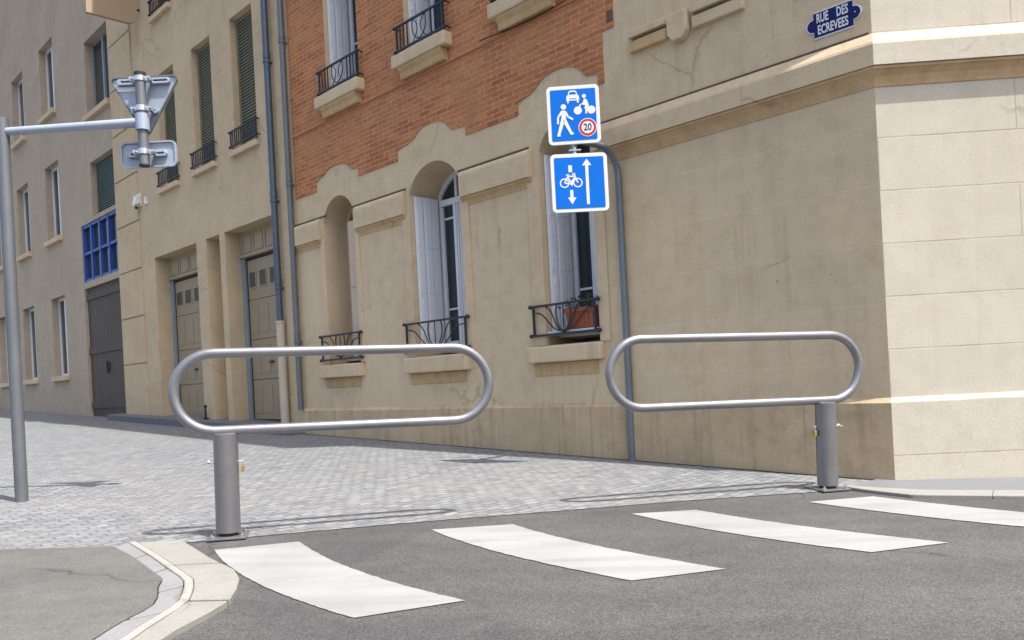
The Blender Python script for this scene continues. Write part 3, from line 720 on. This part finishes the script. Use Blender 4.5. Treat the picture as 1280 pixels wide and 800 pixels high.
# rusticated strip at the far end with open joints
for z0, z1 in ((-1.0, .63), (.66, 1.54), (1.57, 2.45), (2.48, 3.36), (3.39, 4.28), (4.31, 5.2), (5.23, 6.1), (6.13, 7.0), (7.03, 7.9), (7.93, TOP - .5)):
    k = int((z1 + 1) * 2) % 2
    for a, b in ((13.62, 14.16 if k else 14.3), ((14.165 if k else 14.305), 14.79)):
        MB().box(a, b, -.02, FO + .028, Z(z0), Z(z1)).build('quoin', M['ashlar'], gar, bevel=.004)
for a, b in GW:
    for zb, zt, dz in ((3.70, 5.78, 0), (6.80, 8.9, 0)):
        mb = MB(); o = -.11
        mb.box(a + .002, a + .05, o - .02, o + .02, Z(zb), Z(zt)); mb.box(b - .05, b - .002, o - .02, o + .02, Z(zb), Z(zt)); mb.box(a + .05, b - .05, o - .02, o + .02, Z(zt - .06), Z(zt)); mb.box(a + .05, b - .05, o - .02, o + .02, Z(zb), Z(zb + .08))
        n = int((zt - zb) / .048)
        for i in range(n - 3):
            zc = zb + .10 + i * .048
            mb.hexa([(a + .05, o - .012, Z(zc + .034)), (b - .05, o - .012, Z(zc + .034)), (b - .05, o - .004, Z(zc + .04)), (a + .05, o - .004, Z(zc + .04))][::1],
                    [(a + .05, o + .012, Z(zc)), (b - .05, o + .012, Z(zc)), (b - .05, o + .016, Z(zc + .006)), (a + .05, o + .016, Z(zc + .006))])
        mb.box(a + .02, b - .02, o - .05, o - .03, Z(zb), Z(zt))
        sh = mb.build('shutter', M['louvre'], gar)
        MB().box(a + .002, a + .035, o + .021, -.04, Z(zb + .1), Z(zt - .02)).build('lit_edge_strip', M['white'], sh)  # white strip standing in for the lit edge of the wall
        MB().box(a - .06, b + .09, -.10, .085, Z(zb - .06), Z(zb + .03)).build('window_sill', M['trim'], gar, bevel=.012)
        railing(a - .03, b + .05, zb + .10, zb + .33, .06, 12, parent=gar)
for (a, b) in (G2, G1):
    o = -.30
    for xa, xb in ((b - .10, b + .05), (a - .05, a + .10)): MB().box(xa, xb, o - .03, o + .05, Z(ZG - .3), Z(2.14)).build('door_jamb', M['jamb'], gar, bevel=.004)
    lp = MB().box(a - .04, b + .04, o - .03, o + .06, Z(2.145), Z(2.70))
    n = 4; wd = (b - a - .10) / n
    for k in range(n):
        x0 = a + .05 + k * wd + .03; x1 = x0 + wd - .06; z0, z1 = 2.22, 2.50
        lp.box(x0, x1, o + .06, o + .075, Z(z0), Z(z0 + .025)); lp.box(x0, x1, o + .06, o + .075, Z(z1 - .025), Z(z1))
        lp.box(x0, x0 + .025, o + .06, o + .0735, Z(z0 + .026), Z(z1 - .026)); lp.box(x1 - .025, x1, o + .06, o + .0735, Z(z0 + .026), Z(z1 - .026))
    lp.box(a - .02, b + .02, o + .06, o + .085, Z(2.148), Z(2.19))
    lp.build('door_lintel', M['panel'], gar, bevel=.003, seg=1)
    MB().box(b - .14, b - .10, o - .04, o + .012, Z(ZG - .2), Z(2.14)).box(a + .10, a + .14, o - .04, o + .012, Z(ZG - .2), Z(2.14)).box(a + .14, b - .14, o - .04, o + .012, Z(2.10), Z(2.143)).build('door_gasket', M['black'], gar)
    d0, d1 = a + .142, b - .142; zz0 = -.46; hs = (2.098 - zz0) / 4; dm = MB()
    for k in range(4):
        dm.box(d0, d1, o - .03, o + .014, Z(zz0 + k * hs + .004), Z(zz0 + (k + 1) * hs - .004))
        if k < 3:
            for q in range(4):
                wq = (d1 - d0) / 4; xa = d0 + q * wq + .05; dm.box(xa, xa + wq - .10, o + .014, o + .021, Z(zz0 + k * hs + .10), Z(zz0 + (k + 1) * hs - .10))
    dr = dm.build('garage_door', M['door'], gar, bevel=.005)
    for q in range(4):
        wq = (d1 - d0) / 4; xa = d0 + q * wq + .07; zc = zz0 + 3 * hs + .20
        wm = MB().box(xa - .02, xa + wq - .12, o + .014, o + .026, Z(zc - .02), Z(zc + .26)); wm.build('pane_frame', M['panel'], dr, bevel=.004)
        MB().box(xa, xa + wq - .14, o + .0265, o + .029, Z(zc), Z(zc + .24)).build('pane', M['frosted'], dr)
    MB().box((d0 + d1) / 2 - .06, (d0 + d1) / 2 + .06, o + .021, o + .05, Z(zz0 + hs + .25), Z(zz0 + hs + .28)).build('handle', M['iron'], dr, bevel=.004)
pipe(8.335, .09, .048, .95, TOP - .5, M['zinc'], gar, (1.5, 2.75, 4.75, 7.2, 10), boot=(-.62, .95))
# threshold strip along the garages
mb = MB(); T = [(7.9, .30), (8.6, .34), (15, .34), (15, -.38), (7.9, -.38)]
def loc2w(s, o): return (CX + s * -.70403 + o * -.71017, CY + s * .71017 + o * -.70403)
tp = [(s, o, gz(*loc2w(s, o)) + (.12 if o < 0 or s > 8 else .10)) for s, o in T]
mb.add(tp + [(x, y, z_ - .3) for x, y, z_ in tp], [tuple(range(5)), tuple(range(9, 4, -1))] + [(i, (i + 1) % 5, 5 + (i + 1) % 5, 5 + i) for i in range(5)])
th = mb.build('garage_kerb', M['footpath'], None, bevel=.01); th.location = (CX, CY, 0); th.rotation_euler = (0, 0, FROT); struct(th)
# dark mortar joint between the setts and the foot of the stone house
jt = MB(); n = 40; rr = random.Random(3)
js = [(7.9 - 7.95 * i / n, .028, .052 + rr.uniform(-.008, .014)) for i in range(n + 1)]
for i in range(n):
    q = [loc2w(js[i][0], js[i][1]), loc2w(js[i + 1][0], js[i + 1][1]), loc2w(js[i + 1][0], js[i + 1][2]), loc2w(js[i][0], js[i][2])]
    jt.add([(x, y, gz(x, y) + .0085) for x, y in q], [(0, 1, 2, 3)])
M['joint'] = plain('mossy_mortar', (.040, .036, .026), .95, var=.4, vscale=25)
struct(jt.build('mortar_joint', M['joint']))
# door stop in front of the pier
ds = thing('guard_post', 'small black iron stud at the foot of the pier between the garage doors', 'bollard')
ds.location = (*loc2w(10.95, .10), gz(*loc2w(10.95, .10)) + .12)
MB().cyl((0, 0, 0), (0, 0, .20), .022, 10, .016).ball((0, 0, .22), .03, n=10, m=6).cyl((0, 0, 0), (0, 0, .03), .045, 10).build('stud', M['iron'], ds, smooth=True)
# wall lamp with sensor
lm = thing('wall_lamp', 'small white security lamp with a sensor on the beige wall beside the quoins', 'lamp', (CX, CY, 0), (0, 0, FROT))
MB().box(13.46, 13.56, FO, .05, Z(3.62), Z(3.86)).build('back_plate', M['lampwhite'], lm, bevel=.008)
MB().hexa([(13.44, .05, Z(3.66)), (13.58, .05, Z(3.66)), (13.58, .16, Z(3.62)), (13.44, .16, Z(3.62))], [(13.44, .05, Z(3.84)), (13.58, .05, Z(3.84)), (13.58, .13, Z(3.80)), (13.44, .13, Z(3.80))]).build('housing', M['lampwhite'], lm, bevel=.012)
MB().ball((13.51, .11, Z(3.58)), .03, n=10, m=6).build('sensor', M['signblack'], lm, smooth=True)
MB().box(13.18, 13.25, FO, .06, Z(3.60), Z(3.74)).build('junction_box', M['lampwhite'], lm, bevel=.008)

# ------------------------------------------------------------------ far house
far = thing('far_building', 'house at the far end with blue joinery above a dark brown gate', 'building', (CX, CY, 0), (0, 0, FROT))
fh = [[(14.98, -.6), (17.2, -.6), (17.2, 2.46), (14.98, 2.46)], [(14.98, 2.60), (17.2, 2.60), (17.2, 3.86), (14.98, 3.86)], [(15.0, 3.95), (16.4, 3.95), (16.4, 5.1), (15.0, 5.1)],
      [(15.0, 6.1), (16.4, 6.1), (16.4, 7.7), (15.0, 7.7)]]
for k in range(4):
    a = 18.6 + k * 2.6
    fh += [[(a, .6), (a + 1.1, .6), (a + 1.1, 2.5), (a, 2.5)], [(a, 3.9), (a + 1.1, 3.9), (a + 1.1, 5.7), (a, 5.7)], [(a, 6.9), (a + 1.1, 6.9), (a + 1.1, 8.6), (a, 8.6)]]
MB().prism(zz([(14.81, -1.3), (32, -1.3), (32, TOP), (14.81, TOP)]), [zz(h) for h in fh], -.03, -.36).build('wall', M['far'], far)
MB().box(14.83, 32, -.46, -9, 0, Z(TOP - .1)).build('rear_block', M['far'], far)
MB().box(14.8, 32.2, -.3, .3, Z(TOP - .2), Z(TOP)).build('cornice', M['trim'], far)
MB().add([(14.81, .32, Z(TOP)), (32.2, .32, Z(TOP)), (32.2, -9, Z(TOP)), (14.81, -9, Z(TOP)), (14.81, -4, Z(TOP + 2.2)), (32.2, -4, Z(TOP + 2.2))], [(0, 1, 5, 4), (2, 3, 4, 5), (0, 4, 3), (1, 2, 5)]).build('roof', M['slate'], far)
mb = MB()
for k in range(11): mb.box(14.985 + k * .2015, 14.985 + (k + 1) * .2015 - .006, -.14, -.09, Z(-.5), Z(2.455))
for z_ in (-.2, 1.0, 2.2): mb.box(14.985, 17.195, -.09, -.065, Z(z_), Z(z_ + .14))
gt = mb.build('gate', M['wood'], far, bevel=.004); MB().box(16.0, 16.1, -.065, -.03, Z(.55), Z(.8)).build('handle', M['iron'], gt, bevel=.005)
mb = MB()
for x in (14.985, 15.52, 16.06, 16.60, 17.13): mb.box(x, x + .065, -.14, -.045, Z(2.605), Z(3.855))
for z_ in (2.605, 3.20, 3.79): mb.box(15.051, 17.129, -.135, -.055, Z(z_), Z(z_ + .06))
bw_ = mb.build('window', M['bluepaint'], far, bevel=.004); MB().box(15.0, 17.18, -.125, -.118, Z(2.61), Z(3.85)).build('pane', M['glass'], bw_)
mb = MB().box(15.0, 16.4, -.2, -.16, Z(3.955), Z(5.095))
for k in range(20): mb.box(15.06, 16.34, -.16, -.135, Z(4.0 + k * .053), Z(4.0 + k * .053 + .03))
mb.build('shutter', M['darkgreen'], far)
for k, h in enumerate(fh[3:]):
    a, b, z0, z1 = h[0][0], h[1][0], h[0][1], h[2][1]
    wn = MB().prism(zz([(a + .002, z0), (b - .002, z0), (b - .002, z1), (a + .002, z1)]), [zz([(a + .06, z0 + .06), (b - .06, z0 + .06), (b - .06, z1 - .06), (a + .06, z1 - .06)])], -.24, -.18).box((a + b) / 2 - .04, (a + b) / 2 + .04, -.235, -.17, Z(z0 + .06), Z(z1 - .06)).build('window', M['jamb'] if k == 0 else M['white'], far)
    MB().box(a + .01, b - .01, -.216, -.21, Z(z0 + .01), Z(z1 - .01)).build('pane', M['glass'], wn)
    MB().box(a - .06, b + .06, -.18, .06, Z(z0 - .12), Z(z0 - .004)).build('window_sill', M['trim'], far, bevel=.01)

# projecting panel high on the far wall
ps = thing('projecting_sign', 'cream rounded panel projecting from the wall high above the yield sign back', 'wall sign', (CX, CY, 0), (0, 0, FROT))
mb = MB(); pol = arc(.07 + .18, 6.90 + .18, .18, 180, 270, 8) + [(.95, 6.90), (.95, 7.9), (.07, 7.9)]
mb.prism(zz(pol), [], -.04, .04)
mb.v = [(13.12 + y, x, z_) for x, y, z_ in mb.v]
mb.build('panel', M['cream'], ps, bevel=.008)
MB().cyl((13.12, 0, Z(7.7)), (13.12, .1, Z(7.7)), .02, 8).cyl((13.12, 0, Z(7.2)), (13.12, .1, Z(7.2)), .02, 8).build('bracket', M['iron'], ps)

# ------------------------------------------------------------------ swing barriers
AX = math.atan2(.88, 3.73)
def barrier(name, label, X, Y, rz, pl_label):
    base = Matrix.Translation((X, Y, gz(X, Y) + .004)) @ Matrix.Rotation(math.radians(1.1), 4, 'Y') @ Matrix.Rotation(rz, 4, 'Z')
    return base
def make_barrier():
    r = thing('swing_barrier', 'grey steel loop barrier standing by the curved cream kerb, padlock right of its post', 'barrier', group='swing barriers closing the cobbled street')
    RL = .219; z0, z1 = .601, 1.039; a, b = -.268 + RL, 1.527 - RL; zc = (z0 + z1) / 2
    pts = [(a + (b - a) * k / 10, 0, z0) for k in range(10)] + [(b + RL * math.sin(t), 0, zc - RL * math.cos(t)) for t in [PI * k / 24 for k in range(24)]]
    pts += [(b + (a - b) * k / 10, 0, z1) for k in range(10)] + [(a - RL * math.sin(t), 0, zc + RL * math.cos(t)) for t in [PI * k / 24 for k in range(24)]]
    MB().tube(pts, .0285, 20, closed=True).build('loop_rail', M['steel'], r, smooth=True)
    mb = MB().cyl((0, 0, .03), (0, 0, .583), .067, 40)
    mb.cyl((0, 0, .583), (0, 0, .587), .067, 40, .060).box(-.055, .055, -.012, .012, .56, .60)
    post = mb.build('post', M['postmetal'], r, smooth=True)
    MB().cyl((0, 0, .012), (0, 0, .030), .052, 24).build('collar', M['black'], r, smooth=True)
    bp = MB().prism([(-.105, -.105), (.105, -.105), (.105, .105), (-.105, .105)], [], 0, .012); bp.v = [(x, z_, y) for x, y, z_ in bp.v]
    plate = bp.build('base_plate', M['postmetal'], r, bevel=.003)
    for x in (-.080, .080):
        for y in (-.080, .080):
            MB().cyl((x, y, .0125), (x, y, .024), .014, 6).cyl((x, y, .024), (x, y, .034), .007, 8).build('bolt', M['bolt'], plate)
    pin = MB().cyl((-.105, 0, .425), (.095, 0, .425), .006, 8).tube([(-.105, 0, .425), (-.12, 0, .422), (-.125, 0, .41)], .005, 6).ball((-.095, 0, .427), .011, n=8, m=5)
    pin.build('locking_pin', M['bolt'], r)
    return r
def make_padlock():
    p = thing('padlock', 'small brass padlock hanging right of the post of the left barrier', 'padlock', group='padlocks on the swing barriers')
    MB().box(-.009, .009, -.017, .017, -.055, -.018).build('body', M['brass'], p, bevel=.003)
    MB().tube([(0, -.011, -.018), (0, -.011, 0)] + [(0, -.011 * math.cos(t), .011 * math.sin(t)) for t in [PI * k / 6 for k in range(7)]] + [(0, .011, 0), (0, .011, -.018)], .003, 6).build('shackle', M['bolt'], p)
    return p
def dup(o, parent=None):
    c = o.copy(); COL.objects.link(c)
    if parent: c.parent = parent
    for ch in list(o.children): dup(ch, c)
    return c
b1 = make_barrier(); k1 = make_padlock()
b2 = dup(b1); k2 = dup(k1)
b2['label'] = 'grey steel loop barrier standing by the house corner, padlock left of its post'
k2['label'] = 'small brass padlock hanging left of the post of the right barrier'
m1 = barrier('', '', -1.645, 4.52, AX, ''); m2 = barrier('', '', 2.085, 5.385, AX + PI, '')
b1.matrix_world = m1; b2.matrix_world = m2
for k, m in ((k1, m1), (k2, m2)): k.matrix_world = m @ Matrix.Translation((.088, 0, .418))

# ------------------------------------------------------------------ traffic sign on its bent pole
def rrect(x0, x1, z0, z1, r, n=5):
    return arc(x1 - r, z0 + r, r, -90, 0, n) + arc(x1 - r, z1 - r, r, 0, 90, n) + arc(x0 + r, z1 - r, r, 90, 180, n) + arc(x0 + r, z0 + r, r, 180, 270, n)
PX, PY = loc2w(2.245, .035)
ts = thing('traffic_sign', 'two blue and white traffic signs on the bent grey pole against the house', 'traffic sign', (PX, PY, gz(PX, PY)))
Nv = Vector((-.71017, -.70403, 0)); hg = EYE - gz(PX, PY)
R0 = .24; za = 1.995 + hg; pts = [(0, 0, -.02), (0, 0, .8), (0, 0, 1.6)]
for k in range(9):
    t = PI / 2 * k / 8; q = Nv * (R0 - R0 * math.cos(t)); pts.append((q.x, q.y, za - R0 + R0 * math.sin(t)))
q = Nv * .60; pts.append((q.x, q.y, za))
MB().tube(pts, .0305, 16).cyl((0, 0, -.01), (0, 0, .02), .045, 16).build('pole', M['signpole'], ts, smooth=True)
SG = Nv * .585 + Vector((0, -.0, za - .07))
cl = MB().cyl((SG.x, SG.y, SG.z - .09), (SG.x, SG.y, SG.z + .19), .018, 12).box(SG.x - .05, SG.x + .05, SG.y - .035, SG.y + .035, SG.z - .04, SG.z - .03)
cl.cyl((SG.x, SG.y, SG.z + .03), (SG.x, SG.y, SG.z + .11), .042, 14).build('clamp', M['bolt'], ts, smooth=True)
def sign_panel(cx, cz, w_, h, yaw, roll, label):
    p = MB().prism(rrect(-w_ / 2, w_ / 2, -h / 2, h / 2, .038), [], .0, .018)
    pos = Vector((SG.x + cx, SG.y - .062, cz + hg))
    o = p.build('sign_panel', M['signwhite'], ts, bevel=.003, seg=1, mat4=Matrix.Translation(pos) @ Matrix.Rotation(yaw, 4, 'Z') @ Matrix.Rotation(roll, 4, 'Y'))
    part_label(o, label)
    f = .030
    MB().prism(rrect(-w_ / 2 + f, w_ / 2 - f, -h / 2 + f, h / 2 - f, .012), [], .0, -.002).build('blue_field', M['signblue'], o)
    MB().box(-w_ / 2 + .05, w_ / 2 - .05, .018, .034, -.05, -.02).box(-w_ / 2 + .05, w_ / 2 - .05, .018, .034, .02, .05).build('mounting_rail', M['signback'], o)
    return o
WH = M['signwhite']; Y0, Y1 = -.002, -.0035
def pic(name, polys, parent, m=WH, y0=Y0, y1=Y1, holes=None):
    mb = MB()
    for i, p in enumerate(polys): mb.prism(p, (holes or {}).get(i, []), y0, y1)
    return mb.build(name, m, parent)
def limb(a, b, w0, w1):
    d = Vector((b[0] - a[0], b[1] - a[1])).normalized(); n = Vector((-d.y, d.x))
    return [(a[0] + n.x * w0, a[1] + n.y * w0), (a[0] - n.x * w0, a[1] - n.y * w0), (b[0] - n.x * w1, b[1] - n.y * w1), (b[0] + n.x * w1, b[1] + n.y * w1)]
def disc(cx, cz, r, n=24): return [(cx + r * math.cos(2 * PI * k / n), cz + r * math.sin(2 * PI * k / n)) for k in range(n)]
# upper: shared zone, car / rider / walker and a 20 roundel
A = sign_panel(.0, 2.178, .440, .49, math.radians(-3), 0, 'upper blue sign with walker, car, rider and red 20 circle')
car = [(-.055, .148), (-.052, .168), (-.041, .176), (-.033, .205), (-.022, .212), (.020, .212), (.031, .205), (.039, .176), (.050, .168), (.053, .148), (.053, .128), (.047, .128), (.047, .108), (.034, .108), (.032, .128), (-.034, .128), (-.036, .108), (-.049, .108), (-.049, .128), (-.055, .128)]
car = [(x, z_ - .010) for x, z_ in car]
pic('car_symbol', [car], A, holes={0: [[(-.031, .168), (.029, .168), (.023, .190), (-.025, .190)], [(-.030, .128), (.028, .128), (.028, .136), (-.030, .136)]]})
ox, oz = .092, .032
rider = [disc(ox - .055, oz, .034), disc(ox + .058, oz, .034), disc(ox + .002, oz + .118, .017, 14)]
pic('rider_symbol', rider[:1] + rider[1:2], A); pic('rider_symbol', [rider[2], [(ox + .0, oz + .10), (ox + .026, oz + .085), (ox + .040, oz + .035), (ox + .030, oz + .012), (ox + .0, oz + .01), (ox + .008, oz + .04), (ox - .012, oz + .045), (ox - .032, oz + .052), (ox - .032, oz + .040), (ox - .008, oz + .068)]], A, y0=-.0036, y1=-.0046)
pic('rider_symbol', [limb((ox + .02, oz + .02), (ox + .012, oz - .03), .010, .007), limb((ox - .03, oz + .05), (ox - .05, oz + .01), .007, .006)], A, y0=-.0022, y1=-.0042)
wx = -.085
walk = [disc(wx + .003, .070, .023, 18), [(wx - .012, .040), (wx + .014, .040), (wx + .022, .012), (wx + .018, -.045), (wx - .020, -.045), (wx - .016, .0)]]
pic('walker_symbol', walk, A)
pic('walker_symbol', [limb((wx - .008, .034), (wx - .048, -.018), .011, .008), limb((wx - .046, -.012), (wx - .050, -.072), .008, .008), limb((wx + .012, .030), (wx + .040, -.018), .011, .008), limb((wx + .036, -.014), (wx + .078, -.040), .009, .008),
    limb((wx - .006, -.038), (wx - .048, -.168), .016, .011), limb((wx + .004, -.038), (wx + .060, -.160), .016, .011)], A, y0=-.0022, y1=-.0042)
pic('walker_symbol', [[(wx - .060, -.160), (wx - .036, -.160), (wx - .030, -.176), (wx - .060, -.176)], [(wx + .048, -.158), (wx + .072, -.146), (wx + .082, -.158), (wx + .058, -.172)]], A, y0=-.0024, y1=-.0044)
cx_, cz_ = .112, -.113
pic('speed_circle', [disc(cx_, cz_, .077, 32)], A); pic('speed_circle', [disc(cx_, cz_, .071, 32)], A, M['signred'], -.0036, -.0042); pic('speed_circle', [disc(cx_, cz_, .051, 32)], A, WH, -.0043, -.0049)
lettering('20', .080, M['signblack'], A, Matrix.Translation((cx_, -.0056, cz_)) @ FACE, .86, .0016)
# lower: two-way for cycles in a one-way street
B = sign_panel(.022, 1.606, .477, .49, math.radians(1), 0, 'lower blue sign with bicycle, down arrow and tall up arrow')
pic('up_arrow', [[(.052, -.185), (.076, -.185), (.078, .142), (.105, .142), (.066, .198), (.026, .142), (.052, .142)]], B)
pic('down_arrow', [[(-.085, -.060), (-.059, -.060), (-.059, -.122), (-.034, -.122), (-.070, -.180), (-.106, -.122), (-.085, -.122)]], B)
pic('dash', [[(-.090, .090), (-.060, .090), (-.060, .148), (-.090, .148)]], B)
bk = MB()
for cxw in (-.128, -.016):
    bk.prism(disc(cxw, .0, .040, 28), [disc(cxw, .0, .030, 28)], Y0, Y1)
for a, b in (((-.128, 0), (-.098, .055)), ((-.098, .055), (-.040, .055)), ((-.098, .050), (-.070, -.008)), ((-.070, -.008), (-.038, .055)), ((-.016, 0), (-.044, .070)), ((-.128, 0), (-.070, -.008))):
    bk.prism(limb(a, b, .006, .006), [], Y0 - .0004, Y1 - .0004)
for a, b in (((-.112, .066), (-.084, .066)), ((-.060, .074), (-.034, .074)), ((-.099, .050), (-.096, .068)), ((-.046, .060), (-.044, .076))):
    bk.prism(limb(a, b, .007, .007), [], Y0 - .0008, Y1 - .0008)
bk.prism([(-.083, .0), (-.062, .03), (-.055, .0), (-.066, -.032)], [], Y0 - .001, Y1 - .001)
bk.build('bicycle_symbol', WH, B)

# ------------------------------------------------------------------ sign seen from behind, top left
d = 6.0; rs = thing('sign_post', 'back of a triangular yield sign and a small rectangular plate on a grey arm', 'traffic sign')
def at(u, v, dist):
    dx = (u - 640) / 1000; dy = -(v - 472) / 1000
    return Vector((dx * c_ + dy * s_, 1, -dx * s_ + dy * c_)) * dist + Vector((0, 0, EYE))
bx, by = -3.75, 6.05; rs.location = (bx, by, gz(bx, by)); o0 = rs.location
top = at(175.5, 93, d) - o0; bot = at(180, 206, d) - o0; arm = at(178, 153, d) - o0
vx, vy = arm.x, arm.y
MB().cyl((vx, vy, bot.z), (vx, vy, top.z), .037, 16).build('post', M['zinc2'], rs, smooth=True)
MB().cyl((vx, vy, top.z - .018), (vx, vy, top.z + .012), .043, 16).build('post_cap', M['black'], rs, smooth=True)
MB().cyl((vx, vy, bot.z - .012), (vx, vy, bot.z), .038, 16).build('post_cap', M['black'], rs, smooth=True)
MB().tube([(0, 0, -.05), (0, 0, 1.5), (0, 0, arm.z + .1)], .045, 16).build('pole', M['zinc2'], rs, smooth=True)
MB().cyl((0, 0, arm.z), (vx, vy, arm.z), .030, 14, .036).cyl((vx, vy, arm.z - .06), (vx, vy, arm.z + .06), .050, 16).build('arm', M['signback'], rs, smooth=True)
ty = vy + .075
def tri(hw, zt, zb, r):
    """rounded downward triangle"""
    P = [Vector((hw, zt)), Vector((-hw, zt)), Vector((0, zb))]; c = (P[0] + P[1] + P[2]) / 3; out = []
    for i, p in enumerate(P):
        a = (P[i - 1] - p).normalized(); b = (P[(i + 1) % 3] - p).normalized(); m = (a + b).normalized(); k = r * 2
        cc = p + m * k; a0 = math.atan2(-m.y, -m.x)
        out += [tuple(cc + Vector((math.cos(t), math.sin(t))) * r) for t in [a0 + (j - 4) / 4 * PI / 3 for j in range(9)]]
    return [(vx + x, z_) for x, z_ in out]
zt = top.z + .012; hwid = .275
MB().prism(tri(hwid, zt, zt - .476, .03), [], ty, ty + .012).build('triangle_panel', M['signback'], rs, bevel=.002, seg=1)
rim = MB().prism(tri(hwid + .001, zt + .001, zt - .477, .03), [tri(hwid - .014, zt - .010, zt - .452, .024)], ty - .012, ty + .001); rim.build('panel_rim', M['zinc2'], rs)
MB().prism(tri(hwid - .001, zt - .001, zt - .475, .03), [], ty + .0125, ty + .014).build('panel_face', M['signwhite'], rs)
def slotted_rail(zc, w_):
    for sg in (-1, 1):
        mb = MB(); x0 = vx + sg * .045; x1 = vx + sg * w_; xl, xr = min(x0, x1), max(x0, x1)
        mb.prism(rrect(xl, xr, zc - .022, zc + .022, .02), [rrect(xl + .03, xr - .018, zc - .007, zc + .007, .006)], ty - .032, ty - .001)
        mb.build('mounting_rail', M['signback'], rs, bevel=.002, seg=1)
    c = MB().cyl((vx, vy, zc - .02), (vx, vy, zc + .02), .043, 16).box(vx - .075, vx + .075, vy - .008, ty - .033, zc - .016, zc + .016)
    for sg in (-1, 1): c.cyl((vx + sg * .062, vy - .03, zc), (vx + sg * .062, vy + .02, zc), .012, 8)
    c.build('clamp', M['bolt'], rs)
slotted_rail(zt - .045, .20); slotted_rail(zt - .27, .10)
MB().box(vx - .21, vx - .05, ty - .006, ty + .001, zt - .11, zt - .075).build('sticker', M['signwhite'], rs)
zc = at(179, 190, d).z - o0.z
MB().prism(rrect(vx - .205, vx + .215, zc - .098, zc + .098, .04), [], ty, ty + .012).build('rectangle_panel', M['signback'], rs, bevel=.002, seg=1)
MB().prism(rrect(vx - .206, vx + .216, zc - .099, zc + .099, .04), [rrect(vx - .194, vx + .204, zc - .087, zc + .087, .032)], ty - .014, ty + .001).build('panel_rim', M['signback'], rs)
MB().prism(rrect(vx - .204, vx + .214, zc - .097, zc + .097, .04), [], ty + .0125, ty + .014).build('panel_face', M['signwhite'], rs)
slotted_rail(zc, .15)
